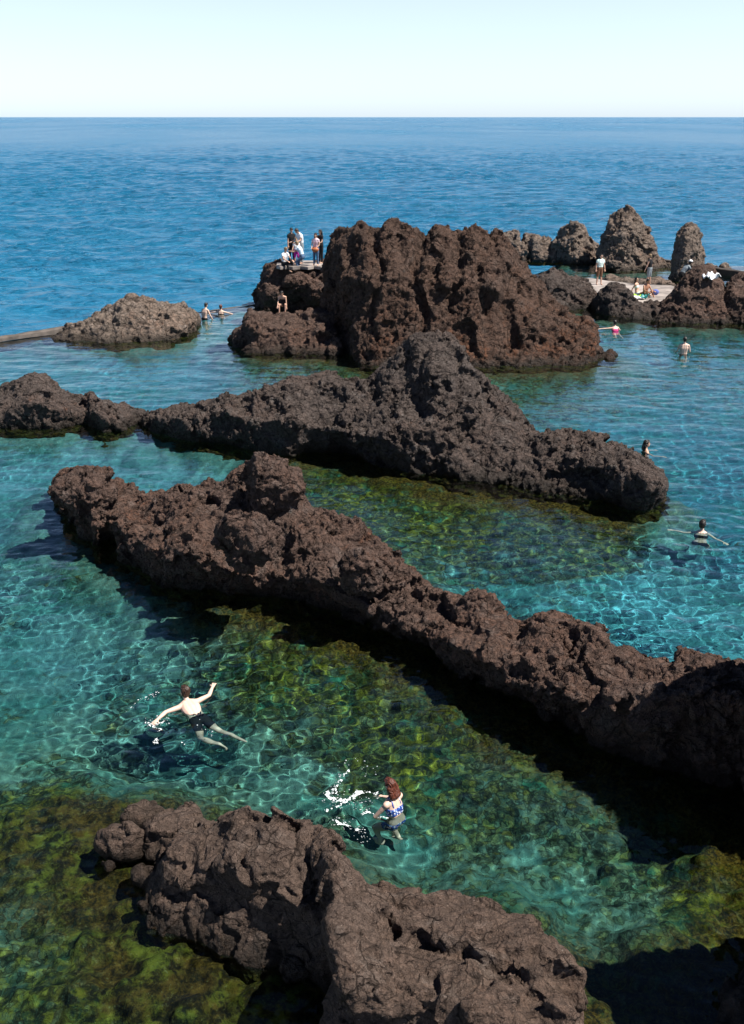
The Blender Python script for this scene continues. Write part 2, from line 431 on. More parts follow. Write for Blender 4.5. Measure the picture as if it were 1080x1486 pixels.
rock('ridge_rock', 'long grey brown lava ridge with a peak, middle one of the pools',
     [(203, 612, 614, 617, .3, .3), (225, 600, 608, 626, .8, .6), (260, 592, 606, 637, 1.2, .9), (300, 585, 604, 643, 1.5, 1.2), (333, 571, 598, 648, 1.8, 1.4), (350, 576, 602, 650, 1.8, 1.4), (375, 570, 605, 655, 2, 1.5), (415, 552, 605, 662, 2.4, 1.8, -.1),
      (450, 547, 612, 655, 2.3, 2, -.6), (480, 538, 618, 657, 2.4, 2, -.7), (510, 547, 622, 660, 2.4, 2, -.7), (545, 546, 634, 672, 2.6, 2.2, -.45), (558, 526, 632, 675, 2.8, 2.2, -.4), (578, 497, 630, 679, 3.1, 2.2, -.25), (602, 486, 622, 684, 3.3, 2.2, .0), (625, 483, 612, 689, 3.5, 2.2, .3), (650, 494, 612, 694, 3.4, 2.2, .6),
      (680, 522, 625, 699, 3.2, 2.0, .8), (702, 550, 640, 701, 3.2, 2.2, .8), (726, 576, 655, 704, 2.8, 2, .7), (750, 606, 665, 708, 2.5, 1.8, .6), (766, 627, 670, 711, 2.3, 1.6, .6), (792, 626, 665, 715, 2.5, 1.6, .6), (830, 628, 668, 720, 2.5, 1.6, .6), (862, 634, 672, 727, 2.4, 1.6, .55), (892, 642, 678, 733, 2.2, 1.4, .45),
      (915, 654, 684, 738, 1.9, 1.1, .1), (936, 672, 688, 740, 1.3, .7, -.25), (952, 684, 694, 738, .9, .5, -.3), (962, 692, 700, 736, .6, .4, -.2), (967, 706, 712, 726, .3, .3)],
     MAT_GREY, .05, amp=.95, seed=4, lump=.58, under=.05,
     carve=dents((580, 545, 30.4, .7, .6), (480, 610, 30.2, .7, .5), (610, 590, 29.6, .5, .5), (668, 620, 28.6, .5, .55), (720, 660, 27.5, .5, .45), (845, 680, 26.2, .4, .3), (775, 650, 27, .4, .3), (400, 590, 31, .5, .3)))

rock('low_rock', 'low grey brown rock at the left edge, joined to the middle ridge',
     [(-90, 590, 600, 625, 1.8, 1.4), (-40, 585, 600, 622, 2, 1.5), (0, 568, 592, 620, 2.2, 1.5), (30, 553, 585, 622, 2.4, 1.5), (58, 541, 582, 623, 2.6, 1.6), (72, 545, 585, 623, 2.5, 1.6), (92, 566, 592, 621, 2.2, 1.4), (112, 577, 595, 617, 1.8, 1.2), (128, 578, 596, 614, 1.6, 1.2), (137, 571, 600, 622, 1.4, 1), (150, 581, 604, 628, 1.5, 1),
      (172, 583, 606, 626, 1.5, 1), (190, 588, 606, 620, 1.2, .8), (203, 598, 606, 614, .8, .6), (213, 606, 608, 611, .3, .3)],
     MAT_GREY, .055, amp=.8, seed=5, lump=.6)

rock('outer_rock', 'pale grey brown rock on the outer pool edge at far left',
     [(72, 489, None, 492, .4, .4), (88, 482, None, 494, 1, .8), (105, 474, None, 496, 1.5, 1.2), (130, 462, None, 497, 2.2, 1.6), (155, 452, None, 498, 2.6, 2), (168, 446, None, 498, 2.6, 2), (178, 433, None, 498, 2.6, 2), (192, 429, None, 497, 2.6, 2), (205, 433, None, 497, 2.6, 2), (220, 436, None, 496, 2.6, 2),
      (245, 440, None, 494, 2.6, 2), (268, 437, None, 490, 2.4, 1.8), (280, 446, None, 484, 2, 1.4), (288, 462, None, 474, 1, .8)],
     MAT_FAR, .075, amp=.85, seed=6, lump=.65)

rock('ridge_rock', 'long reddish brown lava ridge crossing diagonally in front of the middle ridge',
     [(86, 716, 724, 733.5, 0.55, 0.4, -0.04), (93, 698, 716, 741.5, 1.35, 0.7, -0.04), (105, 688, 716, 757.5, 2.15, 0.9, -0.04), (125, 684, 722, 785.5, 2.85, 1, -0.04), (140, 684, 735, 801.5, 3.25, 1, -0.04), (160, 690, 748, 790.5, 3.2, 1, -0.13), (185, 699, 762, 814.5, 3.3, 1, -0.13), (215, 714, 775, 832.5, 3.3, 1, -0.33), (250, 713, 786, 850.5, 3.3, 1, -0.53),
      (280, 702, 792, 860.5, 3.3, 1, -0.63), (305, 697, 800, 864.5, 3.3, 1, -0.63), (330, 692, 820, 865.5, 3.1, 1, -0.58), (343, 678, 828, 865.5, 3, 1.1, -0.43), (372, 669, 836, 865.5, 2.9, 1.2, -0.33), (400, 670, 838, 867.5, 2.7, 1.2, -0.23), (415, 680, 840, 872.5, 2.5, 1.1, -0.13), (432, 712, 830, 878.5, 2.2, 1, -0.23), (455, 733, 835, 886.5, 2.1, 1, -0.43),
      (482, 741, 850, 894.5, 2.1, 1, -0.43), (520, 765, 868, 902.5, 2, 1, -0.23), (548, 783, 888, 912.5, 1.8, 0.9, -0.23), (575, 812, 895, 922, 1.54, 0.9, -0.38), (610, 852, 915, 942, 1.24, 0.9, -0.43), (650, 872, 930, 970, 1.24, 0.9, -0.43), (695, 867, 945, 995, 1.44, 0.9, -0.43), (740, 904, 965, 1017, 1.14, 0.9, -0.38),
      (785, 888, 985, 1042, 1.44, 0.9, -0.28), (830, 898, 1005, 1066, 1.54, 0.9, -0.23), (880, 938, 1020, 1091, 1.24, 0.9, -0.23), (920, 949, 1035, 1109, 1.24, 0.9, -0.23), (950, 955, 1000, 1122, 1.24, 0.9, -0.03), (1000, 964, 985, 1141, 1.24, 1, 0.17), (1075, 970, 990, 1164, 1.34, 1, 0.17),
      (1100, 905, 1030, 1232, 1.9, 1.0, 0), (1128, 700, 960, 1242, 2.0, 1.0, .3), (1180, 600, 900, 1252, 2.1, 1.2, .4), (1270, 600, 900, 1270, 2.1, 1.2, .4), (1360, 700, 1000, 1290, 2.0, 1.2, .2), (1420, 1000, 1100, 1300, 1.5, 1)],  # unseen tall end past the frame, added to cast shadow on the ridge
     MAT_RIDGE, .034, amp=.85, seed=7, lump=.66, under=.22,
     blobs=[(395, 700, 21.6, .75, .55, .75), (352, 790, 19.3, .75, .5, .62), (125, 715, 24.6, .8, .6, .5), (525, 830, 18.6, .6, .4, .5)],
     carve=dents((315, 742, 20.3, .55, .55), (205, 800, 20.4, .6, .45), (285, 830, 18.8, .7, .5), (432, 790, 19.6, .45, .4), (445, 870, 18.3, .5, .45), (590, 905, 17.2, .45, .4), (700, 950, 15.6, .4, .3), (750, 965, 14.9, .3, .35), (915, 1010, 13.6, .35, .35), (480, 780, 19.6, .4, -.2)))

rock('front_rock', 'large worn brown lava rock of two masses at the bottom of the view',
     [(222, 1312, 1318, 1345, .4, .4, .2), (238, 1266, 1285, 1356, .9, .5, .35), (262, 1224, 1268, 1366, 1.2, .6, .42), (300, 1198, 1262, 1378, 1.35, .7, .45), (345, 1181, 1262, 1393, 1.45, .8, .42), (372, 1172, 1268, 1402, 1.5, .8, .35), (410, 1173, 1280, 1412, 1.5, .8, .3), (435, 1186, 1300, 1418, 1.45, .8, .2), (456, 1198, 1330, 1424, 1.4, .8, .1), (470, 1215, 1350, 1432, 1.35, .8, .1),
      (482, 1230, 1350, 1500, 1.6, .8, .1), (490, 1240, 1345, 1560, 1.9, .8, .2), (510, 1263, 1350, 1590, 1.95, .8, .3), (540, 1295, 1362, 1600, 1.9, .8, .3), (562, 1313, 1378, 1605, 1.85, .8, .3), (585, 1319, 1388, 1610, 1.85, .8, .3), (605, 1310, 1395, 1615, 1.85, .8, .3), (640, 1309, 1405, 1625, 1.85, .8, .3), (680, 1319, 1415, 1635, 1.8, .8, .3), (712, 1332, 1425, 1645, 1.75, .8, .3), (742, 1342, 1435, 1650, 1.7, .8, .3),
      (768, 1352, 1450, 1655, 1.6, .7, .25), (790, 1373, 1470, 1655, 1.4, .6, .2), (812, 1405, 1490, 1650, 1.1, .5, .1), (824, 1445, 1520, 1640, .8, .4, .1), (831, 1490, 1550, 1625, .5, .3, .1)],
     MAT_FRONT, .021, amp=.55, seed=8, lump=.75, fine=1.0, cob=.3, blobs=[(395, 1215, 10.9, .5, .4, .3), (640, 1370, 9.3, .5, .4, .25)],
     carve=dents((445, 1400, 9.75, .20, .3), (430, 1330, 10.0, .22, .25), (268, 1240, 10.9, .22, .3), (330, 1270, 10.6, .3, .12), (500, 1290, 10.0, .2, .2), (715, 1410, 8.9, .3, .12), (780, 1460, 8.6, .2, .12)))

rock('shaded_rock', 'black shaded rock cut off by the bottom right corner',
     [(1032, 1470, None, 1500, .4, .3), (1045, 1430, None, 1530, .8, .5), (1065, 1412, None, 1550, 1.1, .6), (1085, 1405, None, 1565, 1.2, .8), (1105, 1300, None, 1580, 1.5, .9), (1135, 1010, None, 1600, 1.7, 1.1), (1220, 930, None, 1630, 1.8, 1.2), (1300, 1000, None, 1660, 1.6, 1)],  # right part is out of view, raised so its shade reaches the water
     MAT_FRONT, .04, amp=.55, seed=9)

g2 = 'rocks around the terrace'
rock('shore_rock', 'dark twin humped rock left of the man in the pale shirt',
     [(764, 430, None, 438, .4, .4), (772, 410, None, 445, 1, .8), (783, 396, None, 449, 1.6, 1.2), (796, 386, None, 451, 2, 1.4), (808, 389, None, 451, 2, 1.4), (822, 401, None, 451, 1.8, 1.4), (833, 397, None, 450, 1.8, 1.4), (848, 402, None, 449, 1.6, 1.2), (857, 416, None, 448, 1.2, 1), (862, 436, None, 446, .5, .5)],
     MAT_GREY, .065, amp=.75, seed=10, group=g2, lump=.6)
rock('shore_rock', 'dark low rock under the front edge of the concrete terrace',
     [(858, 440, None, 448, .4, .4), (866, 420, None, 455, 1.2, 1), (882, 412, None, 459, 1.8, 1.2), (902, 411, None, 461, 1.8, 1.2), (912, 420, None, 462, 1.6, 1.2), (921, 437, None, 463, 1.3, 1), (940, 440, None, 464, 1.2, 1), (966, 438, None, 465, 1.2, 1), (980, 450, None, 465, .6, .6)],
     MAT_GREY, .065, amp=.65, seed=11, group=g2, lump=.6)
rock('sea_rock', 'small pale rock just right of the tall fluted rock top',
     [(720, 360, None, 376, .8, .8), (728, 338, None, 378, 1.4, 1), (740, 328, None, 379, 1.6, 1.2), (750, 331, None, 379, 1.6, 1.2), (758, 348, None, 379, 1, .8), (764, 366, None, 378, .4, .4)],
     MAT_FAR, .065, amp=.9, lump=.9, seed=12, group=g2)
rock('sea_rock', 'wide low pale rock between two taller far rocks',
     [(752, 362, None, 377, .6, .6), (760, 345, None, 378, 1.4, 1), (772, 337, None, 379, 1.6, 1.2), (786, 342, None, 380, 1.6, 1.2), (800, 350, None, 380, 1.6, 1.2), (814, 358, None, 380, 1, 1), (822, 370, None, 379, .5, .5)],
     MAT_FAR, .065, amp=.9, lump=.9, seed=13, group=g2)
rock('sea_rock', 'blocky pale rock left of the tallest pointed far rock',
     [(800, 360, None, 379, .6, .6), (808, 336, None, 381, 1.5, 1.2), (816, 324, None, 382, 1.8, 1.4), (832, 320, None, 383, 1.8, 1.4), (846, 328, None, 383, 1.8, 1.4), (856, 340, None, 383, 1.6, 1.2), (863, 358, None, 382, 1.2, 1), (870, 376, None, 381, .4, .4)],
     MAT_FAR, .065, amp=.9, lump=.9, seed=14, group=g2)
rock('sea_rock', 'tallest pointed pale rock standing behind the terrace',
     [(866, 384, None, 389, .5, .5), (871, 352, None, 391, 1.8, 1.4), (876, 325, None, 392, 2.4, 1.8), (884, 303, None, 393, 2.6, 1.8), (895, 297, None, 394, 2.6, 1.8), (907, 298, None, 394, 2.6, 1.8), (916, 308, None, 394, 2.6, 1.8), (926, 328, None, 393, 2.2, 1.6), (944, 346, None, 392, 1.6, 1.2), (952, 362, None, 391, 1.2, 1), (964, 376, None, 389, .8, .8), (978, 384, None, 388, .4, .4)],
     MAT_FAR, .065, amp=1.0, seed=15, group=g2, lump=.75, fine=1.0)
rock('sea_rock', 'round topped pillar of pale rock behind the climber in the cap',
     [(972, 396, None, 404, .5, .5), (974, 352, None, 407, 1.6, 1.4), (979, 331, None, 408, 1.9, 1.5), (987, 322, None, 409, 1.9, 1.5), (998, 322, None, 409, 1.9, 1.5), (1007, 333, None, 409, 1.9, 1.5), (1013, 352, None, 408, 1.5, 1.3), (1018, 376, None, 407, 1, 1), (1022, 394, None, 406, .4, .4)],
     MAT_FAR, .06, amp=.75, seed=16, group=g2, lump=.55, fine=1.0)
rock('shore_rock', 'brown sloping rock the climber holds, at the right edge of the pool',
     [(946, 458, None, 465, .4, .5), (958, 441, None, 467, 1.2, 1), (972, 418, None, 468, 2, 1.4), (984, 400, None, 469, 2.6, 1.6), (998, 384, None, 469, 2.8, 1.8), (1010, 379, None, 470, 2.8, 1.8), (1022, 387, None, 470, 2.8, 1.8), (1032, 404, None, 470, 2.6, 1.6), (1042, 410, None, 470, 2.2, 1.6), (1050, 440, None, 471, 1.2, 1)],
     MAT_RIDGE, .065, amp=.8, seed=17, group=g2, lump=.65)
rock('shore_rock', 'brown rock cut off by the right edge, beside the sloping rock',
     [(1034, 448, None, 466, .6, .6), (1044, 420, None, 468, 1.8, 1.2), (1056, 400, None, 469, 2.4, 1.6), (1068, 398, None, 470, 2.4, 1.6), (1082, 404, None, 471, 2.4, 1.6), (1110, 400, None, 473, 2.4, 1.6), (1150, 410, None, 474, 1.8, 1.4), (1170, 440, None, 474, .6, .6)],
     MAT_RIDGE, .065, amp=.8, seed=18, group=g2, lump=.65)
rock('sea_rock', 'lower of two little far rocks right of the round pillar',
     [(1018, 390, None, 394, .4, .4), (1026, 381, None, 395, .9, .8), (1036, 383, None, 396, .9, .8), (1042, 391, None, 395, .4, .4)],
     MAT_FAR, .08, amp=.5, seed=19, group=g2)
rock('sea_rock', 'higher of two little far rocks right of the round pillar',
     [(1040, 390, None, 395, .4, .4), (1046, 380, None, 396, .9, .8), (1053, 377, None, 397, .9, .8), (1060, 386, None, 397, .8, .7), (1066, 394, None, 398, .4, .4)],
     MAT_FAR, .08, amp=.5, seed=20, group=g2)
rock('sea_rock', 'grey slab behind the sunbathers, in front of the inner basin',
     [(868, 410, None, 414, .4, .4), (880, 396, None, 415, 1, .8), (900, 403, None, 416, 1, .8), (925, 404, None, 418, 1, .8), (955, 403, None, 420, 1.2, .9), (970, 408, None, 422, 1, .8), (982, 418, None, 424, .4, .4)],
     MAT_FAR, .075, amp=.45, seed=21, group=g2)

# ------------------------------------------------------------------ boulders at the left end of the front rock
def boulder(label, x, y, z, rad, seed, mat=MAT_FRONT, yaw=0.0, voxel=.02, amp=.4):
    c = G(x, y, z)
    rot = np.array(Matrix.Rotation(yaw, 3, 'Z'))
    V, Q, T = ellipsoid((0, 0, 0), rad, rot, 32, 20)
    k = 1 + .35 * fbm(V / np.mean(rad) * .9 + seed * 3.3, 2, seed)
    V = V * k[:, None]
    me = remesh(V, [Q, T], voxel, 2)
    P, N = get_np(me)
    Pw = P + seed * 7.7
    f1, f2 = worley(Pw * 4.5, seed)
    d = .16 * amp * facets(Pw * 3.2, seed + 3) + .03 * amp * (.5 - f1) * 2 + .03 * amp * billow(Pw * 4, 3, seed) + .02 * amp * fbm(Pw * 14, 2, seed)
    set_np(me, P + N * d[:, None]); smooth_shade(me)
    o = link('boulder', me, mat, loc=tuple(c), label=label, category='boulder', group='boulders beside the front rock')
    o.cycles.is_caustics_receiver = True
    FOOT.append(c[:2] + np.array([[math.cos(t) * rad[0] * .8, math.sin(t) * rad[1] * .8] for t in np.linspace(0, 6.28, 10)[:-1]]))
    return o
boulder('rounded pale brown boulder, leftmost of those standing out of the water', 176, 1224, .22, (.36, .30, .30), 1)
boulder('low flat boulder at the far left tip of the front rock, with a dark hole', 206, 1186, .10, (.30, .22, .22), 2)
boulder('broad slanting grey slab between the round boulder and the front rock', 254, 1222, .12, (.56, .55, .40), 3, yaw=.4)
boulder('pale pitted low boulder below the rounded one', 228, 1277, .02, (.42, .20, .18), 4, yaw=-.5)
boulder('fist sized stone just below the rounded boulder', 158, 1256, .04, (.10, .09, .11), 5, voxel=.012, amp=.3)
boulder('small upright stone against the lower left of the front rock', 231, 1303, .06, (.10, .10, .17), 6, voxel=.012, amp=.3)
boulder('small stone at the waterline under the middle of the front rock', 427, 1410, .05, (.17, .14, .16), 7, voxel=.014, amp=.4)
boulder('grey lump between the slab and the front rock', 290, 1250, .28, (.2, .2, .16), 8, voxel=.014, amp=.4)

# ------------------------------------------------------------------ water and seabed
def fan(name, us, rows_of_u, zf):
    """grid that fans out with distance: us = x/(Y+5), rows_of_u(t,u) -> Y"""
    t = np.linspace(0, 1, rows_of_u.n)
    U, Tt = np.meshgrid(us, t)
    Y = rows_of_u(Tt, U); X = U * (Y + 5.0)
    Z = zf(X.ravel(), Y.ravel())
    V = np.stack([X.ravel(), Y.ravel(), Z], 1)
    m = mesh_np(name, V, grid_quads(len(t), len(us)))
    smooth_shade(m)
    return m
_bu = np.array([-.8, -.385, -.325, -.175, -.112, -.05, .12, .165, .19, .3, .8])
_by = np.array([36.0, 47.0, 48.9, 55.0, 57.6, 59.0, 62, 70, 75, 74, 70.0])
_bu = _bu * _by / (_by + 5.0)
def Yb(u): return np.interp(u, _bu, _by)
class Rows:
    def __init__(s, n, a, b): s.n, s.a, s.b = n, a, b
    def __call__(s, t, u):
        a = s.a(u) if callable(s.a) else s.a; b = s.b(u) if callable(s.b) else s.b
        return a * (b / a) ** t

rng = np.random.default_rng(11)
def spectrum(n, lo, hi, main, spread, slope):
    return [(L, rng.normal(main, spread), rng.uniform(0, 6.283), slope * L) for L in np.exp(rng.uniform(math.log(lo), math.log(hi), n))]
SP_NEAR = spectrum(70, .15, .85, 1.35, .9, .0023)
SP_POOL = spectrum(26, .7, 3.0, 1.5, .5, .0009)
SP_SEA = spectrum(80, .9, 7.0, 1.75, .5, .0062)
SP_SEA2 = spectrum(24, 6.0, 25.0, 1.75, .5, .0014)
def wsum(sp, X, Y):
    Z = np.zeros_like(X)
    for L, a, p, A in sp: Z += A * np.sin(6.2832 / L * (X * math.cos(a) + Y * math.sin(a)) + p)
    return Z
RINGS = [(G(255, 1045), 1.9, .38, .004), (G(575, 1178), 1.4, .34, .004), (G(1020, 775), 2.8, .50, .008), (G(938, 655), 1.6, .5, .006), (G(992, 512), 1.5, .5, .006), (G(893, 480), 1.5, .5, .006), (G(500, 1160), .8, .26, .005), (G(225, 1062), .7, .24, .008)]
def pool_z(X, Y):
    P = np.stack([X * .22, Y * .22, X * 0], 1)
    gust = np.clip(.85 + .9 * perlin(P, 3), .35, 1.6)
    Z = wsum(SP_NEAR, X, Y) * gust * np.interp(Y, [8, 20, 30, 45], [1.0, 1.0, .65, .5]) + wsum(SP_POOL, X, Y) * np.interp(Y, [15, 30, 60], [.5, 1.0, 1.5])
    for c, rad, L, A in RINGS:
        d = np.hypot(X - c[0], Y - c[1]); Z += A * np.exp(-(d / rad) ** 2) * np.sin(6.2832 * d / L)
    return Z
def sea_z(X, Y):
    e = sstep(0, 10, Y - Yb(X / (Y + 5.0)))
    far = np.interp(Y, [60, 150, 300, 500], [1, .95, .6, 0])
    P = np.stack([X * .03, Y * .02, X * 0], 1); gust = np.clip(1 + .7 * perlin(P, 9), .4, 1.8)
    return -.22 * sstep(0, .8, Y - Yb(X / (Y + 5.0))) + (wsum(SP_SEA, X, Y) * gust + wsum(SP_SEA2, X, Y)) * (.25 + .75 * e) * far

def water_mat():
    a = M('pool_water'); a.t.nodes.remove(a.p)
    tc = a.n('TexCoord'); mp = a.n('Mapping'); a.l(tc.outputs['Object'], mp.inputs[0]); mp.inputs['Scale'].default_value = (1, 1.0, 1)
    nb = a.bump(a.noise(mp.outputs[0], 5.5, 3, .5), .006, .6)
    mp5 = a.n('Mapping'); a.l(tc.outputs['Object'], mp5.inputs[0]); mp5.inputs['Scale'].default_value = (.8, 1.7, 1)
    nb = a.bump(a.noise(mp5.outputs[0], 1.0, 3, .5), .05, .6, prev=nb)
    fr = a.n('Fresnel', i_IOR=1.333); gl = a.n('BsdfGlossy', i_Roughness=.0); gl.inputs[0].default_value = (1, 1, 1, 1)
    rf = a.n('BsdfRefraction', i_Roughness=.0, i_IOR=1.333); rf.inputs[0].default_value = (.74, .95, .96, 1)
    a.l(nb, fr.inputs['Normal']); a.l(nb, gl.inputs['Normal'])
    mx = a.n('MixShader'); a.l(fr.outputs[0], mx.inputs[0]); a.l(rf.outputs[0], mx.inputs[1]); a.l(gl.outputs[0], mx.inputs[2])
    a.l(mx.outputs[0], a.out.inputs[0])
    return a.m
us = np.linspace(-.66, .66, 820)
pw = link('pool_water', fan('pool_water', us, Rows(800, 5.2, Yb), pool_z), water_mat(), kind='structure')
pw.cycles.is_caustics_caster = True

def sea_mat():
    a = M('sea_water'); tc = a.n('TexCoord'); v = tc.outputs['Object']
    mp = a.n('Mapping'); a.l(v, mp.inputs[0]); mp.inputs['Scale'].default_value = (.006, .0022, 1)
    wind = a.noise(mp.outputs[0], 1.0, 6, .6)
    a.l(a.mix(a.ramp(wind, .35, .65), (.008, .104, .205), (.012, .130, .240)), a.p.inputs['Base Color'])
    a.l(a.ramp(wind, .35, .65, .20, .28), a.p.inputs['Roughness'])
    a.p.inputs['IOR'].default_value = 1.333
    mp2 = a.n('Mapping'); a.l(v, mp2.inputs[0]); mp2.inputs['Scale'].default_value = (.45, 1, 1)
    b = a.bump(a.noise(mp2.outputs[0], .9, 6, .65), .75, 1.0)
    mp3 = a.n('Mapping'); a.l(v, mp3.inputs[0]); mp3.inputs['Scale'].default_value = (.10, .25, 1)
    b = a.bump(a.noise(mp3.outputs[0], 1.0, 4, .6), 2.2, .9, prev=b)
    a.l(b, a.p.inputs['Normal'])
    return a.m
class SeaRows:
    n = 760
    def __call__(s, t, u):
        a = Yb(u); k = 600 / SeaRows.n
        return np.where(t < k, a * (520 / a) ** (t / k), 520 * (60000 / 520) ** ((t - k) / (1 - k)))
link('sea_water', fan('sea_water', np.linspace(-.75, .75, 700), SeaRows(), sea_z), sea_mat(), kind='structure')

# depth of the seabed, read off the photograph at a few places, shallower against every rock
DEPTH = [((100, 900), 1.8), ((260, 1040), 1.7), ((575, 1180), 1.4), ((760, 1250), 1.1), ((900, 1300), 1.1), ((1060, 1340), .9), ((100, 1350), .95), ((40, 1200), .45), ((130, 1180), .5), ((20, 1280), .8), ((700, 850), 1.9), ((950, 850), 2.1), ((1060, 940), 1.8), ((560, 720), 1.5), ((800, 760), 1.5),
         ((300, 660), 1.9), ((60, 660), 1.9), ((200, 530), 2.8), ((450, 530), 1.7), ((960, 620), 2.8), ((780, 560), 1.9), ((960, 500), 2.4), ((300, 1440), .9), ((60, 1450), .8), ((420, 1000), 1.0), ((640, 1080), .9), ((1040, 700), 3.0)]
DP = np.array([G(*p)[:2] for p, _ in DEPTH]); DV = np.array([d for _, d in DEPTH])
# weed cover 0..1 (olive / amber growth), sand 0
WEED = [((100, 900), .10), ((40, 1050), .18), ((180, 1120), .22), ((260, 1060), .22), ((450, 960), .95), ((400, 1080), .28), ((600, 1060), .95), ((575, 1180), .22), ((700, 1120), .7), ((640, 1250), .45), ((760, 1250), .38), ((900, 1300), .40), ((1050, 1300), .95), ((950, 1390), .8), ((100, 1350), .7), ((30, 1180), 1), ((130, 1180), .95),
        ((60, 1280), .6), ((200, 1400), .95), ((60, 1450), .8), ((350, 1460), 1), ((700, 850), .25), ((950, 850), .0), ((1050, 940), .0), ((840, 900), 0), ((520, 700), .85), ((640, 740), .85), ((860, 760), .75), ((600, 800), .6), ((1000, 770), .1),
        ((300, 660), .1), ((60, 680), .05), ((200, 530), 0), ((450, 530), .5), ((960, 620), 0), ((780, 560), .45), ((960, 500), .3)]
WP = np.array([G(*p)[:2] for p, _ in WEED]); WV = np.array([d for _, d in WEED])
PALE = [((950, 850), 1), ((840, 900), .95), ((1060, 940), .9), ((700, 850), .6), ((740, 800), .5), ((1050, 800), .35), ((1000, 700), .05), ((60, 680), .55), ((250, 650), .5), ((120, 850), .30), ((40, 1000), .12), ((200, 1100), .08), ((260, 1040), .1), ((575, 1180), .1), ((900, 1300), .1), ((200, 530), .45), ((960, 620), .2), ((780, 560), .1), ((960, 500), .15), ((450, 530), .15), ((560, 720), .1)]
PP = np.array([G(*p)[:2] for p, _ in PALE]); PV = np.array([d for _, d in PALE])
BROWN = [((60, 1190), 1), ((140, 1180), .9), ((0, 1250), .8), ((120, 1300), .75), ((60, 1340), .35), ((30, 1400), .45), ((200, 1420), .9), ((330, 1460), 1), ((60, 1470), .6), ((40, 1100), .05), ((180, 1110), .05), ((420, 1120), .35), ((260, 1040), 0), ((575, 1180), .1), ((480, 1110), .5), ((700, 1120), .15), ((660, 1240), .45), ((900, 1300), .15), ((980, 1240), .3), ((1050, 1300), .45), ((950, 1390), .4), ((450, 960), .1), ((600, 1040), .25), ((640, 740), .1), ((300, 660), .1), ((900, 850), 0), ((200, 530), 0), ((900, 600), 0)]
BP = np.array([G(*p)[:2] for p, _ in BROWN]); BV = np.array([d for _, d in BROWN])
def idw(X, Y, P, Vv, pw=3.0):
    num = 0; den = 0
    for (px, py), v in zip(P, Vv):
        s = .2 + .02 * py
        w = 1 / (((X - px) ** 2 + ((Y - py) * .8) ** 2) / s ** 2 + .3) ** (pw / 2); num = num + w * v; den = den + w
    return num / den
def inside(X, Y, poly):
    r = np.zeros(len(X), bool); n = len(poly)
    for i in range(n):
        x0, y0 = poly[i]; x1, y1 = poly[(i + 1) % n]
        c = (y0 > Y) != (y1 > Y)
        with np.errstate(divide='ignore', invalid='ignore'):
            r ^= c & (X < (x1 - x0) * (Y - y0) / (y1 - y0) + x0)
    return r
def rock_dist(X, Y):
    d = np.full(len(X), 1e3)
    for poly in FOOT:
        q = poly[::2] if len(poly) > 60 else poly
        lo, hi = poly.min(0) - 6, poly.max(0) + 6
        s = np.where((X > lo[0]) & (X < hi[0]) & (Y > lo[1]) & (Y < hi[1]))[0]
        if not len(s): continue
        x, y = X[s], Y[s]; dd = np.full(len(s), 1e3)
        for i in range(len(q)):
            a = q[i]; b = q[(i + 1) % len(q)]; ab = b - a; L2 = max(ab @ ab, 1e-9)
            t = np.clip(((x - a[0]) * ab[0] + (y - a[1]) * ab[1]) / L2, 0, 1)
            dd = np.minimum(dd, np.hypot(x - a[0] - t * ab[0], y - a[1] - t * ab[1]))
        dd[inside(x, y, poly)] *= -1
        d[s] = np.minimum(d[s], dd)
    return d
_store = {}
def bed_z(X, Y):
    rd = rock_dist(X, Y); base = idw(X, Y, DP, DV)
    Pn = np.stack([X, Y, X * 0], 1)
    rd2 = rd + .9 * fbm(Pn * .7, 3, 41)
    rise = 1 - sstep(-.3, 2.6, rd2)
    rough = np.clip(idw(X, Y, WP, WV), 0, 1)
    near = np.interp(Y, [8, 22, 40], [1, .8, .3])
    f1, f2 = worley(Pn * np.array([1.5, 1.5, 1]) + .3 * perlin(Pn * 2, 4)[:, None], 43)
    h1, h2 = worley(Pn * 3.6 + .3 * perlin(Pn * 4, 6)[:, None], 47)
    stones = (.60 * np.clip(.62 - f1, 0, 1) + .32 * np.clip(.6 - h1, 0, 1)) * near * (.25 + .9 * rough)
    z = -base * (1 - .62 * rise) + stones + .10 * fbm(Pn * .9, 3, 51) * (.4 + rough)
    _store['rd'] = rd; _store['weed'] = rough; _store['depth'] = -z; _store['brown'] = np.clip(idw(X, Y, BP, BV), 0, 1); _store['pale'] = np.clip(idw(X, Y, PP, PV), 0, 1); _store['stone'] = np.clip(stones * 3, 0, 1)
    return np.minimum(z, -.12)
bus = np.linspace(-.75, .75, 620)
bm = fan('seabed', bus, Rows(560, 4.6, lambda u: Yb(u) + .3), bed_z)
for k in ('rd', 'weed', 'depth', 'stone', 'pale', 'brown'):
    at = bm.attributes.new(k, 'FLOAT', 'POINT'); at.data.foreach_set('value', _store[k].astype(np.float32))
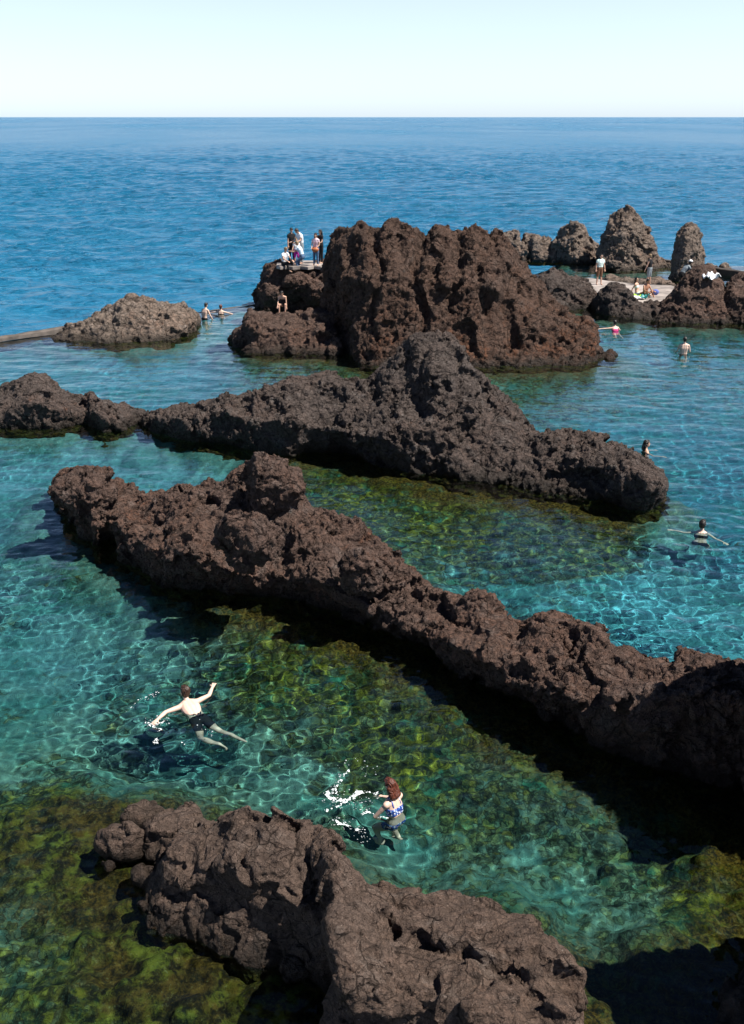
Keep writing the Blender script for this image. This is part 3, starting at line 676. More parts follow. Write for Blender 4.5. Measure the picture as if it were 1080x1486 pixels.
def bed_mat():
    a = M('seabed'); tc = a.n('TexCoord'); v = tc.outputs['Object']
    A = lambda k: a.n('Attribute', attribute_name=k).outputs['Fac']
    n1 = a.noise(v, 1.3, 5, .65, .2); n2 = a.noise(v, 4.5, 6, .7, .15); n3 = a.noise(v, 16, 5, .7)
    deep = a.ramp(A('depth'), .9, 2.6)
    sand = a.mix(deep, (.15, .25, .18), (.026, .140, .200))  # water's depth tint and reflected sky blue painted into the sand
    sand = a.mix(A('pale'), sand, (.085, .30, .36))                       # pale sand, also with the water's blue painted in
    sand = a.mix(a.ramp(n2, .45, .70, 0, .6), sand, (.02, .07, .085))
    sand = a.mix(a.ramp(a.noise(v, .5, 4, .6), .45, .62, 0, .55), sand, (.022, .15, .135))
    weed = a.mix(a.ramp(n2, .40, .60), (.022, .040, .012), (.20, .19, .018))
    weed = a.mix(a.ramp(n1, .50, .66), weed, (.035, .15, .095))
    amber = a.mix(a.ramp(n3, .40, .60), (.014, .008, .002), (.15, .068, .007))
    rd = a.math('ADD', A('rd'), a.math('MULTIPLY', a.math('SUBTRACT', n1, .5), 2.2))
    wd = a.math('ADD', A('weed'), a.math('MULTIPLY', a.math('SUBTRACT', n1, .5), 1.6))
    col = a.mix(a.ramp(wd, .25, .85), sand, weed)
    # cobbles of their own colours: dark lava, olive, yellow growth, grey
    wv = a.n('Mix', data_type='VECTOR'); nz = a.n('TexNoise', i_Scale=3.0, i_Detail=3); a.l(v, nz.inputs['Vector'])
    wv.inputs[0].default_value = .22; a.l(v, wv.inputs[4]); a.l(nz.outputs['Color'], wv.inputs[5])
    for sc_, th in ((4.6, .55), (10.5, .45)):
        vo = a.n('TexVoronoi', i_Scale=sc_); a.l(wv.outputs[1], vo.inputs['Vector']); ve = a.n('TexVoronoi', feature='DISTANCE_TO_EDGE', i_Scale=sc_); a.l(wv.outputs[1], ve.inputs['Vector'])
        sp_ = a.n('SeparateColor'); a.l(vo.outputs['Color'], sp_.inputs[0])
        stone = a.mix(a.ramp(sp_.outputs[0], .25, .45), (.018, .030, .024), a.mix(a.ramp(sp_.outputs[0], .55, .75), (.07, .12, .05), a.mix(a.ramp(sp_.outputs[1], .4, .6), (.28, .25, .03), (.17, .26, .18))))
        stone = a.mix(.5, stone, col); stone = a.mix(a.ramp(n3, .38, .60, .8, 0), stone, (.012, .016, .008)); stone = a.mix(a.ramp(ve.outputs['Distance'], .0, .20, .9, 0), stone, (.010, .014, .008))
        has = a.math('MULTIPLY', a.ramp(sp_.outputs[2], th, th + .08), a.ramp(wd, .22, .5, .0, .85))
        col = a.mix(has, col, stone)
    col = a.mix(a.math('MULTIPLY', a.ramp(rd, 1.7, .2), a.ramp(A('weed'), .1, .6, .25, .9)), col, amber)
    col = a.mix(a.math('MULTIPLY', a.ramp(a.math('ADD', A('brown'), a.math('MULTIPLY', a.math('SUBTRACT', n1, .5), 1.2)), .3, .9), .8), col, a.mix(a.ramp(n2, .42, .60), (.014, .010, .004), a.mix(a.ramp(n1, .4, .6), (.13, .066, .014), (.16, .15, .018))))
    col = a.mix(a.math('MULTIPLY', a.ramp(n3, .58, .70), .4), col, (.28, .27, .12))
    a.l(col, a.p.inputs['Base Color']); a.p.inputs['Roughness'].default_value = .9
    a.p.inputs['Specular IOR Level'].default_value = .1
    b = a.bump(n2, .10); b = a.bump(n3, .03, prev=b); a.l(b, a.p.inputs['Normal'])
    return a.m
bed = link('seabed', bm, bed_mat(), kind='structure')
bed.cycles.is_caustics_receiver = True

# ------------------------------------------------------------------ pool walls and terrace
MAT_CONC = plain('weathered_concrete', (.085, .07, .06), .9, .35, 2.5, .02)
MAT_TERR = plain('terrace_concrete', (.25, .215, .195), .9, .4, 1.1, .02)
MAT_DARKW = plain('wet_dark_concrete', (.045, .036, .03), .7, .4, 2.0, .02)
def slab(pts, z0, z1, bev=.03):
    """closed prism over an outline of ground points"""
    import bmesh
    b = bmesh.new(); f = b.faces.new([b.verts.new((p[0], p[1], z1)) for p in pts])
    if f.normal.z < 0: f.normal_flip()
    ex = bmesh.ops.extrude_face_region(b, geom=[f]); 
    for e in ex['geom']:
        if isinstance(e, bmesh.types.BMVert): e.co.z = z0
    bmesh.ops.recalc_face_normals(b, faces=b.faces)
    bmesh.ops.bevel(b, geom=[e for e in b.edges if abs(e.verts[0].co.z - z1) < 1e-4 and abs(e.verts[1].co.z - z1) < 1e-4], offset=bev, segments=2, affect='EDGES')
    m = bpy.data.meshes.new('slab'); b.to_mesh(m); b.free(); return m
def wall(label, pts, width, z0, z1, mat, name='pool_wall', rough=.02):
    """low wall along a polyline, with worn edges"""
    pts = [np.asarray(p, float)[:2] for p in pts]
    L = np.concatenate([[0], np.cumsum([np.linalg.norm(pts[i + 1] - pts[i]) for i in range(len(pts) - 1)])])
    n = max(4, int(L[-1] / .25)); u = np.linspace(0, L[-1], n)
    C = np.stack([np.interp(u, L, [p[k] for p in pts]) for k in (0, 1)], 1)
    D = np.gradient(C, axis=0); D /= np.linalg.norm(D, axis=1)[:, None]; Nn = np.stack([-D[:, 1], D[:, 0]], 1)
    prof = [(-.5, z0), (-.5, z1 - .05), (-.44, z1), (0, z1 + .01), (.44, z1), (.5, z1 - .05), (.5, z0)]
    V = np.concatenate([np.concatenate([C + Nn * (s * width), np.full((n, 1), z)], 1)[:, None, :] for s, z in prof], 1).reshape(-1, 3)
    V += rough * fbm(V * 1.7, 3, 61)[:, None] * np.array([1, 1, 1.3])
    k = len(prof); Q = grid_quads(n, k, True)
    me = mesh_np('wall', V, [Q, np.array([list(range(k))]), np.array([list(range((n - 1) * k, n * k))[::-1]])])
    o = V.mean(0); V2 = V - np.array([o[0], o[1], 0]); set_np(me, V2)
    return link(name, me, mat, loc=(o[0], o[1], 0), label=label, category='wall')
wall('low weathered concrete pool wall running in from the left edge', [G(-160, 532), G(-60, 508), G(0, 495), G(45, 488), G(95, 480)], .45, -1.6, .20, MAT_CONC)
wall('sunken pool edge between the outer rock and the lookout rock', [G(262, 470), G(290, 453), G(330, 446.5), G(385, 439.5), G(420, 436)], .6, -1.6, -.05, MAT_CONC, rough=.01)
wall('thin dark sea wall behind the terrace, on the right', [G(955, 384), G(985, 388), G(1020, 395), G(1050, 399), G(1085, 404), G(1140, 412)], .55, -1.2, .42, MAT_DARKW)
tp = [G(x, y, .5) for x, y in [(742, 398), (772, 404), (812, 404), (856, 403), (880, 407), (925, 412), (975, 414), (1000, 424), (978, 437), (950, 446), (918, 444), (886, 430), (862, 424), (835, 418), (800, 418), (768, 412), (745, 405)]]
tm = slab([p[:2] for p in tp], -1.2, .5); c = np.mean(tp, axis=0)
V, N = get_np(tm); set_np(tm, V - np.array([c[0], c[1], 0]))
link('terrace', tm, MAT_TERR, loc=(c[0], c[1], 0), label='pale concrete sun terrace between the rocks on the right', category='terrace')
# worn ledge on the lookout rock
lp = [at_r(x, y, r) for x, y, r in [(401, 382, 56.5), (407, 385, 56.0), (416, 386, 56.2), (425, 388, 55.9), (436, 388, 56.1), (447, 390, 55.8), (456, 389, 56.2), (466, 392, 55.8), (474, 390, 56.2), (478, 384, 57.6), (455, 379, 58.4), (425, 377, 58.6), (402, 377, 58.2)]]
LZ = float(np.mean([p[2] for p in lp])) + .04
lm = slab([p[:2] for p in lp], LZ - .16, LZ); c = np.mean(lp, axis=0)
V, N = get_np(lm); set_np(lm, V - np.array([c[0], c[1], 0]))
link('viewing_ledge', lm, MAT_TERR, loc=(c[0], c[1], 0), label='pale concrete ledge on top of the lookout rock', category='ledge')
# ------------------------------------------------------------------ people
SKIN = plain('skin_fair', (.52, .31, .22), .5, .08, 10)
SKIN_PALE = plain('skin_pale', (.62, .43, .34), .5, .06, 10)
SKIN_TAN = plain('skin_tan', (.36, .18, .11), .5, .08, 10)
HAIR = {'dark': plain('hair_dark', (.012, .008, .006), .45, .4, 40, .004), 'brown': plain('hair_brown', (.035, .016, .009), .45, .4, 40, .004), 'auburn': plain('hair_auburn', (.085, .022, .011), .45, .45, 40, .005), 'fair': plain('hair_fair', (.22, .15, .08), .5, .3, 40, .004)}
EYE = plain('eye_dark', (.01, .008, .008), .2, 0)
def cloth(name, col, var=.12): return plain(name, col, .85, var, 14, .006, .2)
CL_BLACK = cloth('cloth_black', (.012, .012, .014)); CL_WHITE = cloth('cloth_white', (.75, .75, .76), .05); CL_MINT = cloth('cloth_mint', (.62, .76, .72), .05); CL_BROWN = cloth('cloth_brown', (.17, .09, .055)); CL_JEANS = cloth('cloth_jeans', (.07, .12, .21), .25)
CL_LBLUE = cloth('cloth_light_blue', (.50, .62, .74), .06); CL_PINK = cloth('cloth_pink', (.78, .55, .60), .06); CL_MAG = cloth('cloth_magenta', (.55, .03, .36)); CL_GREY = cloth('cloth_grey', (.22, .25, .27)); CL_HOT = cloth('cloth_hot_pink', (.72, .08, .26)); CL_TEAL = cloth('cloth_teal', (.03, .22, .22))
def pattern_cloth():
    a = M('cloth_blue_pattern'); tc = a.n('TexCoord'); v = tc.outputs['Object']
    d = a.voro(v, 26)
    a.l(a.mix(a.ramp(d, .28, .42), (.72, .80, .92), a.mix(a.ramp(a.noise(v, 18, 2), .45, .55), (.02, .10, .42), (.015, .03, .18))), a.p.inputs['Base Color'])
    a.p.inputs['Roughness'].default_value = .7
    return a.m
CL_BLUEPAT = pattern_cloth()
nrm = lambda v: np.asarray(v, float) / max(np.linalg.norm(v), 1e-9)

def figure(label, loc, yaw, mat, hair, pose, clothes=(), scale=1.0, voxel=.013, group=None, hair_len=0.0, eyes=True, tilt=None, z_up=0.0):
    """loc = pelvis position; pose: vectors in the body's own frame (x right, y forward, z up)."""
    g = lambda k, d: np.asarray(pose.get(k, d), float)
    B = []                                 # (a, b, ra, rb, tag)
    def add(tag, a, b, ra, rb): B.append((np.asarray(a, float), np.asarray(b, float), ra, rb, tag))
    sp = nrm(g('spine', (0, 0, 1))); rx = nrm(g('right', (1, 0, 0))); rx = nrm(rx - sp * (rx @ sp)); fw = np.cross(sp, rx)
    hip = np.zeros(3); waist = hip + sp * .17; cs = nrm(g('chest', sp)); rc = nrm(rx - cs * (rx @ cs)); fc = np.cross(cs, rc)
    chest = waist + cs * .20; top = chest + cs * .15
    fem = pose.get('fem', 0)
    hw, ww, cw = (.085, .048, .062) if fem else (.075, .058, .085)
    for s in (-1, 1):
        add('pelvis', hip + rx * hw * s - sp * .02, hip + rx * hw * s * .9 + sp * .06, .108, .104)
        add('waist', hip + rx * hw * s * .9 + sp * .05, waist + rx * ww * s, .104, .092)
        add('waist', waist + rx * ww * s, chest + rc * cw * s, .092, .108)
        add('chest', chest + rc * cw * s, top + rc * cw * .85 * s - cs * .03, .108, .085)
        sh = top + rc * (.172 if fem else .192) * s - cs * .035
        add('shoulder', top + rc * .08 * s - cs * .03, sh, .078, .056)
        add('trap', top + cs * .06, sh + cs * .012, .046, .04)
        L, Rr = ('armL', 'foreL') if s < 0 else ('armR', 'foreR')
        ua = nrm(g('uaL' if s < 0 else 'uaR', (.12 * s, 0, -1))); fa = nrm(g('faL' if s < 0 else 'faR', ua + np.array([0, .15, 0])))
        el = sh + ua * .285; wr = el + fa * .25
        k = .88 if fem else 1.0
        add('arm', sh, sh + ua * .12, .054 * k, .050 * k); add('arm2', sh + ua * .12, el, .049 * k, .038 * k); add('fore', el, el + fa * .08, .039 * k, .041 * k); add('fore', el + fa * .08, wr, .041 * k, .027 * k)
        # hand: palm, four bent fingers, thumb from the side of the palm
        pn = g('palmL' if s < 0 else 'palmR', (0, 0, -1)); pn = nrm(pn - fa * (pn @ fa)) if np.linalg.norm(np.cross(pn, fa)) > .1 else nrm(np.cross(fa, [1, .3, .2]))
        sd = np.cross(fa, pn)
        if sd @ rc * s > 0: sd = -sd                     # thumb side points inward / forward
        for q in (-.026, 0, .026): add('hand', wr + fa * .01 + sd * q * .5, wr + fa * .085 + sd * q, .020, .016)
        fr = .0085 if voxel < .009 else .011
        for q, ln in ((-.034, .062), (-.012, .078), (.011, .084), (.033, .076)):
            k0 = wr + fa * .088 + sd * q; dirn = nrm(fa + sd * q * 4 + pn * .18); k1 = k0 + dirn * ln * .55; k2 = k1 + nrm(dirn + pn * .5) * ln * .45
            add('hand', k0, k1, fr * 1.1, fr); add('hand', k1, k2, fr, fr * .85)
        t0 = wr + fa * .03 + sd * .03; t1 = t0 + nrm(fa * .7 + sd * .8 + pn * .2) * .045; add('hand', t0, t1, fr * 1.5, fr * 1.15); add('hand', t1, t1 + nrm(fa + sd * .3 + pn * .2) * .032, fr * 1.1, fr * .9)
        hj = hip + rx * .092 * s - sp * .06
        th = nrm(g('thL' if s < 0 else 'thR', (.06 * s, 0, -1))); sn = nrm(g('snL' if s < 0 else 'snR', th)); kn = hj + th * .42; an = kn + sn * .41
        add('thigh', hj, hj + th * .19, .094, .082); add('thigh2', hj + th * .19, kn, .081, .056); add('shin', kn, kn + sn * .13, .054, .057); add('shin', kn + sn * .13, an, .056, .037)
        ft = nrm(g('ftL' if s < 0 else 'ftR', (0.1 * s, 1, -.12)))
        add('foot', an + sn * .035 - ft * .03, an + sn * .045 + ft * .10, .036, .034); add('foot', an + sn * .045 + ft * .10, an + sn * .052 + ft * .17, .034, .022)
    add('pelvis', hip, hip + sp * .08, .112, .104); add('waist', hip + sp * .08, waist, .104, .10); add('waist', waist, chest, .10, .112); add('chest', chest, top - cs * .02, .112, .085)
    nd = nrm(g('neck', cs)); nt = top + cs * .02 + nd * .10
    add('neck', top - cs * .02, nt, .058, .05)
    hf = nrm(g('face', fc)); hu = nrm(nd * .6 + np.array(g('headup', nd)) * .4); hu = nrm(hu - hf * (hu @ hf)); hr = np.cross(hf, hu)
    hc = nt + nd * .045 + hu * .075 + hf * .018
    Rm = np.stack([hr, hf, hu], 1)
    S = Soup()
    for a, b, ra, rb, tg in B: S.add(*cone(a, b, ra, rb))
    S.add(*ellipsoid(hc + hu * .02 - hf * .005, (.076, .096, .098), Rm)); S.add(*ellipsoid(hc - hu * .045 + hf * .022, (.058, .070, .070), Rm))
    S.add(*cone(hc + hf * .088 + hu * .015, hc + hf * .108 - hu * .025, .009, .014)); S.add(*cone(hc + hf * .085 - hu * .055 - hr * .016, hc + hf * .085 - hu * .055 + hr * .016, .011, .011))
    S.add(*ellipsoid(hc + hf * .07 - hu * .098, (.022, .02, .016), Rm))
    for s in (-1, 1): S.add(*ellipsoid(hc + hr * .078 * s - hu * .01 - hf * .008, (.010, .022, .034), Rm))
    V, F = S.get()
    me = remesh(V, F, voxel / scale, 4, .45)
    P, N = get_np(me)
    # which piece of the body each vertex belongs to
    best = np.full(len(P), 9.0); tag = np.zeros(len(P), int); names = []
    for i, (a, b, ra, rb, tg) in enumerate(B):
        if tg not in names: names.append(tg)
        ab = b - a; t = np.clip((P - a) @ ab / max(ab @ ab, 1e-9), 0, 1)
        d = np.linalg.norm(P - a - t[:, None] * ab, axis=1) - (ra + (rb - ra) * t)
        u = d < best; best[u] = d[u]; tag[u] = names.index(tg)
    headd = np.linalg.norm((P - hc) @ Rm / np.array([.08, .1, .125]), axis=1); hm = headd < 1.15
    names.append('head'); tag[hm] = len(names) - 1
    tagn = np.array(names)[tag]
    if tilt is not None:
        Tm = np.array(Matrix.Rotation(tilt[0], 3, 'X') @ Matrix.Rotation(tilt[1], 3, 'Y'))
    else: Tm = np.eye(3)
    W = np.array(Matrix.Rotation(yaw, 3, 'Z')) @ Tm * scale
    tr = lambda A: A @ W.T
    root = empty('person', tuple(loc), label, 'person', group)
    set_np(me, tr(P)); smooth_shade(me)
    bo = link('body', me, mat, root); bo.cycles.is_caustics_receiver = True
    Fq = np.empty(len(me.polygons) * 4, dtype=np.int32)
    polys = [p.vertices[:] for p in me.polygons]
    Pt = tr(P); Nt = tr(N) / scale
    for cname, tags, off, cmat, test in clothes:
        mk = np.isin(tagn, tags)
        if test is not None:
            loc_s = (P - hip) @ sp; loc_f = np.einsum('ij,j->i', P - chest, fc); mk &= test(loc_s, loc_f, P)
        fs = [p for p in polys if all(mk[i] for i in p)]
        if len(fs) < 8: continue
        ids = sorted({i for p in fs for i in p}); mp = {v: k for k, v in enumerate(ids)}
        wr_ = .35 * off * perlin(P[ids] * 14, 5) if off > .008 else 0
        Vc = Pt[ids] + Nt[ids] * ((off + wr_) * scale)[:, None] if not np.isscalar(wr_) else Pt[ids] + Nt[ids] * off * scale
        q4 = np.array([[mp[i] for i in p] for p in fs if len(p) == 4]); q3 = [[mp[i] for i in p] for p in fs if len(p) == 3]
        cm = mesh_np(cname, Vc, [a for a in (q4, np.array(q3)) if len(a)]); smooth_shade(cm)
        co = link(cname, cm, cmat, root); co.cycles.is_caustics_receiver = True
        so = co.modifiers.new('thickness', 'SOLIDIFY'); so.thickness = .006 * scale; so.offset = -.3
    # hair: a cap over skull, back and sides, with falling locks when long
    H = Soup()
    H.add(*ellipsoid(hc + hu * .034 - hf * .022, (.088, .098, .094), Rm)); H.add(*ellipsoid(hc - hf * .040 - hu * .018, (.080, .070, .088), Rm))
    H.add(*ellipsoid(hc + hu * .085 + hf * .035, (.062, .055, .038), Rm))
    if .09 < hair_len < .115: H.add(*ellipsoid(hc - hf * .045 - hu * .06, (.10, .075, .11), Rm))
    if hair_len > 0:
        dn = nrm(g('hairfall', -cs * .95 - fc * .12))
        for s, ln in ((-.062, .9), (-.03, 1.0), (0, 1.05), (.03, 1.0), (.062, .88)):
            a = hc + hr * s * 1.05 - hf * .055 - hu * .02; b = a + dn * (.10 + hair_len * .5 * ln) - fc * .02; c2 = a + dn * (.08 + hair_len * ln) + hr * s * .25
            H.add(*cone(a, b, .048, .046)); H.add(*cone(b, c2, .046, .018))
    V, F = H.get(); hm_ = remesh(V, F, max(voxel, .008) / scale, 2)
    P2, N2 = get_np(hm_)
    loc2 = (P2 - hc) @ Rm
    dd = .010 * np.sin((loc2[:, 0] * 150 + 6 * perlin(P2 * 16, 2))) * .5 + .010 * perlin(P2 * np.array([26, 26, 9]), 8)
    set_np(hm_, tr(P2 + N2 * dd[:, None])); smooth_shade(hm_)
    link('hair', hm_, hair, root)
    if eyes:
        for s in (-1, 1):
            V, Q, T = ellipsoid((0, 0, 0), (.012, .008, .008), Rm, 10, 6)
            em = mesh_np('eye', tr(V + hc + hr * .031 * s + hf * .087 + hu * .018), [Q, T]); smooth_shade(em); link('eye', em, EYE, root)
    return root, dict(hc=tr(hc[None])[0], hr=tr(hr[None])[0], hf=tr(hf[None])[0], hu=tr(hu[None])[0], W=W, B=B)

SHORTS = ['pelvis', 'thigh']; TEE = ['waist', 'chest', 'shoulder', 'trap', 'arm']; VEST = ['waist', 'chest', 'shoulder', 'trap']; TROUSERS = ['pelvis', 'thigh', 'thigh2', 'shin']
TRUNKS = ('trunks', ['pelvis', 'thigh'], .006, CL_BLACK, None)
band = lambda lo, hi: (lambda s, f, P: (s > lo) & (s < hi))
def bottoms(mat): return ('bikini_bottom', ['pelvis', 'thigh', 'waist'], .004, mat, band(-.13, .035))
def bra(mat): return ('bikini_top', ['waist', 'chest'], .004, mat, band(.27, .40))
yaw_to = lambda dx, dy: math.atan2(dy, dx) - math.pi / 2

STAND = dict(thL=(-.05, .03, -1), thR=(.06, -.02, -1))
def stand_loc(p, scale=1.0, pz=None): return (p[0], p[1], (p[2] if pz is None else pz) + .975 * scale)

# --- the two nearest bathers
p = (G(258, 1008) * .50 + G(322, 1076) * .50)
pa, pb = G(322, 1078), G(258, 1010)
hd = pb - pa
figure('man swimming away in black trunks with arms spread, near the bottom left', (p[0], p[1], -.105), yaw_to(hd[0], hd[1]), SKIN_PALE, HAIR['brown'],
       dict(spine=(0, .955, .20), chest=(0, .93, .36), right=(1, 0, 0), neck=(0, .55, .8), face=(-.25, .95, .1), headup=(0, 0, 1), uaL=(-.93, -.05, .02), faL=(-.86, -.50, -.05), uaR=(.90, .22, .0), faR=(.66, .72, .14), thL=(-.16, -.72, -.62), snL=(.42, -.88, .10), thR=(.30, -.84, -.42), snR=(.40, -.86, .02), ftL=(.2, -.9, -.1), ftR=(.3, -.9, -.1)),
       [TRUNKS], voxel=.0075, eyes=True, scale=.95)
p = G(575, 1181)
figure('woman with auburn hair and blue patterned bikini, waist deep, seen from behind', (p[0], p[1], -.24), yaw_to(-.75, .66), SKIN_PALE, HAIR['auburn'],
       dict(fem=1, spine=(.05, .10, .99), chest=(.0, .20, .97), neck=(0, .15, .98), face=(.15, .95, -.25), uaL=(-.45, .45, -.78), faL=(.55, -.25, -.75), palmL=(.7, .3, -.2), uaR=(.35, .55, -.7), faR=(-.3, .85, -.1), thL=(-.12, .72, -.62), snL=(0, -.25, -.95), thR=(.12, .55, -.8), snR=(0, -.45, -.9)),
       [bottoms(CL_BLUEPAT), bra(CL_BLUEPAT), ('strap', ['shoulder', 'trap', 'chest'], .003, CL_BLUEPAT, lambda s, f, P: (np.abs(np.abs(P[:, 0]) - .085) < .014) & (s > .36))],
       scale=.94, voxel=.0075, hair_len=.11, eyes=True)
# --- bathers farther out
p = G(1017, 778)
figure('dark haired swimmer with arms spread in the blue water at right', (p[0], p[1], -.47), yaw_to(.35, .9), SKIN_PALE, HAIR['dark'],
       dict(fem=1, spine=(0, .55, .83), chest=(0, .45, .88), neck=(0, .2, .97), face=(.1, .97, .1), headup=(0, 0, 1), uaL=(-.95, -.2, -.16), faL=(-.97, .05, .10), uaR=(.72, -.62, -.25), faR=(.72, -.66, .10), thL=(-.15, .80, -.45), snL=(0, .35, -.9), thR=(.15, .70, -.6), snR=(0, .2, -.95)),
       [bottoms(CL_BLACK), bra(CL_BLACK)], voxel=.01, hair_len=.0)
p = G(937, 655)
figure('dark haired bather up to the shoulders, facing right beside the middle ridge tip', (p[0], p[1], -.50), yaw_to(1, .1), SKIN, HAIR['dark'],
       dict(fem=1, uaL=(-.4, .6, -.7), faL=(-.2, .9, -.2), uaR=(.4, .6, -.7), faR=(.2, .9, -.2), face=(0, 1, .05)), [bra(CL_BLACK), bottoms(CL_BLACK)], voxel=.010, hair_len=.12)
p = G(992, 513)
figure('bather with bare back standing chest deep off the sloping rock', (p[0], p[1], -.12), yaw_to(.05, 1), SKIN_PALE, HAIR['dark'],
       dict(uaL=(-.3, .2, -.9), faL=(-.1, .8, -.4), uaR=(.3, .1, -.95), faR=(.1, .8, -.5), face=(0, 1, -.1)), [TRUNKS])
p = G(894, 481)
figure('swimmer in hot pink swimsuit reaching left, near the terrace', (p[0], p[1], -.30), yaw_to(-.15, 1), SKIN_PALE, HAIR['dark'],
       dict(fem=1, spine=(.1, .5, .8), chest=(0, .45, .88), neck=(0, .1, 1), face=(0, 1, 0), uaL=(-.98, .1, -.05), faL=(-1, .05, -.03), uaR=(.6, .4, -.6), faR=(.3, .8, -.3), thL=(-.1, -.6, -.8), thR=(.1, -.6, -.8)),
       [('swimsuit', ['pelvis', 'waist'], .005, CL_HOT, None), ('swimsuit_top', ['chest', 'waist'], .005, CL_HOT, band(.16, .40))])
ge = 'bathers at the outer pool edge'
p = G(297, 463)
figure('pale bather sitting on the pool edge beside the outer rock', (p[0], p[1], -.02), yaw_to(.55, .8), SKIN_PALE, HAIR['dark'],
       dict(spine=(0, .1, 1), chest=(0, .25, .95), uaL=(-.4, .2, -.9), faL=(-.1, .5, -.8), uaR=(.4, .1, -.9), faR=(.2, .4, -.8), thL=(-.15, .95, -.3), snL=(0, .3, -.95), thR=(.15, .95, -.3), snR=(0, .3, -.95)), [TRUNKS], group=ge, eyes=False)
p = G(321, 456)
figure('brown haired bather sunk to the chest beside the one sitting on the edge', (p[0], p[1], -.36), yaw_to(.1, 1), SKIN_PALE, HAIR['auburn'],
       dict(fem=1, uaL=(-.95, .2, -.15), faL=(-.9, .3, -.2), uaR=(.95, .2, -.25), faR=(.9, .3, -.3), face=(0, 1, 0)), [bra(CL_BLACK), bottoms(CL_BLACK)], group=ge, eyes=False)
# --- sightseers on the lookout rock
gl = 'sightseers on the lookout rock'
def on_ledge(x, back=0.0):
    q = at_r(x, 388, 56.3 + back); return np.array([q[0], q[1], LZ])
tee = lambda m, off=.014: ('shirt', TEE, off, m, None); trou = lambda m: ('trousers', TROUSERS, .012, m, None); shorts = lambda m: ('shorts', ['pelvis', 'thigh', 'thigh2'], .016, m, None)
p = on_ledge(413, .2)
figure('seated sightseer in a white shirt, leftmost on the lookout rock', (p[0], p[1], LZ + .13), yaw_to(.75, -.65), SKIN, HAIR['fair'],
       dict(spine=(0, .15, .98), uaL=(-.2, .5, -.8), faL=(.2, .85, -.3), uaR=(.2, .5, -.8), faR=(-.2, .85, -.3), thL=(-.2, .9, .28), snL=(0, .4, -.9), thR=(.25, .92, .2), snR=(0, .5, -.85), face=(0, .9, -.4)), [tee(CL_WHITE), trou(CL_BLACK)], group=gl)
p = on_ledge(424, 1.3)
figure('tall sightseer in black standing behind the others on the lookout rock', stand_loc(p, 1.03), yaw_to(.6, -.7), SKIN, HAIR['dark'], dict(STAND, uaL=(-.15, .35, -.9), faL=(.2, .8, -.3), face=(.2, .9, -.4)), [tee(CL_BLACK), trou(CL_BLACK)], scale=1.03, group=gl)
p = on_ledge(437.5, .9)
figure('man in a white shirt bending his head on the lookout rock', stand_loc(p, 1.06), yaw_to(-.8, -.55), SKIN, HAIR['brown'], dict(STAND, chest=(0, .22, .97), neck=(0, .6, .8), face=(0, .8, -.6), uaL=(-.15, .4, -.9), faL=(.1, .85, -.2), uaR=(.15, .4, -.9), faR=(-.1, .85, -.2)), [tee(CL_WHITE, .02), trou(CL_GREY)], scale=1.06, group=gl)
p = on_ledge(431, .55)
figure('child in white top and magenta shorts between the standing sightseers', (p[0], p[1], LZ + .74), yaw_to(.3, -.95), SKIN, HAIR['fair'], dict(STAND, uaL=(-.3, .3, -.9), uaR=(.3, .3, -.9)), [tee(CL_WHITE), shorts(CL_MAG)], scale=.76, group=gl)
p = on_ledge(439, .1)
figure('sightseer in light blue shirt and jeans crouching at the front of the ledge', (p[0], p[1], LZ + .50), yaw_to(-.75, .2), SKIN, HAIR['fair'],
       dict(spine=(0, .25, .95), chest=(0, .4, .9), uaL=(-.2, .7, -.7), faL=(0, .95, .1), uaR=(.2, .7, -.7), faR=(0, .95, .1), thL=(-.15, .75, -.55), snL=(0, -.4, -.9), thR=(.15, .75, -.55), snR=(0, -.4, -.9)), [tee(CL_LBLUE, .02), trou(CL_JEANS)], scale=.98, group=gl)
p = on_ledge(459, .1)
r_, info = figure('woman in pink top and jeans with a tan handbag on the lookout rock', stand_loc(p, .93), yaw_to(-.35, -.9), SKIN, HAIR['brown'],
       dict(STAND, fem=1, uaL=(-.25, .1, -.95), faL=(.35, .6, -.5), uaR=(.25, .1, -.95), faR=(-.3, .7, -.5), face=(-.2, .95, -.1)), [tee(CL_PINK), trou(CL_JEANS)], scale=.93, group=gl, hair_len=.3)
hb = Soup(); hb.add(*ellipsoid((0, 0, 0), (.19, .09, .13), None, 18, 12)); hb.add(*ellipsoid((0, 0, .03), (.20, .07, .10), None, 18, 12))
V, F = hb.get(); bag = remesh(V, F, .015, 3); smooth_shade(bag)
bagp = np.array([p[0] - .02, p[1] - .24, LZ + .86])
MAT_BAG = plain('tan_leather', (.42, .13, .05), .5, .15, 10)
bo = link('handbag', bag, MAT_BAG, loc=tuple(bagp), label='tan handbag on the hip of the woman in jeans on the lookout rock', category='handbag')
sb = Soup(); q0 = np.array([-.17, .02, .08]); q1 = np.array([.12, .2, .60]); sb.add(*cone(q0, q1, .009, .009, 8, 2)); V, F = sb.get(); link('strap', mesh_np('strap', V, F), MAT_BAG, bo)
p = on_ledge(466, 1.0)
figure('woman with long black hair and black clothes behind the handbag woman', stand_loc(p, .98), yaw_to(-.7, -.6), SKIN, HAIR['dark'], dict(STAND, fem=1, uaL=(-.2, .3, -.9), faL=(.3, .8, -.3)), [tee(CL_BLACK), trou(CL_BLACK)], scale=.98, group=gl, hair_len=.42)
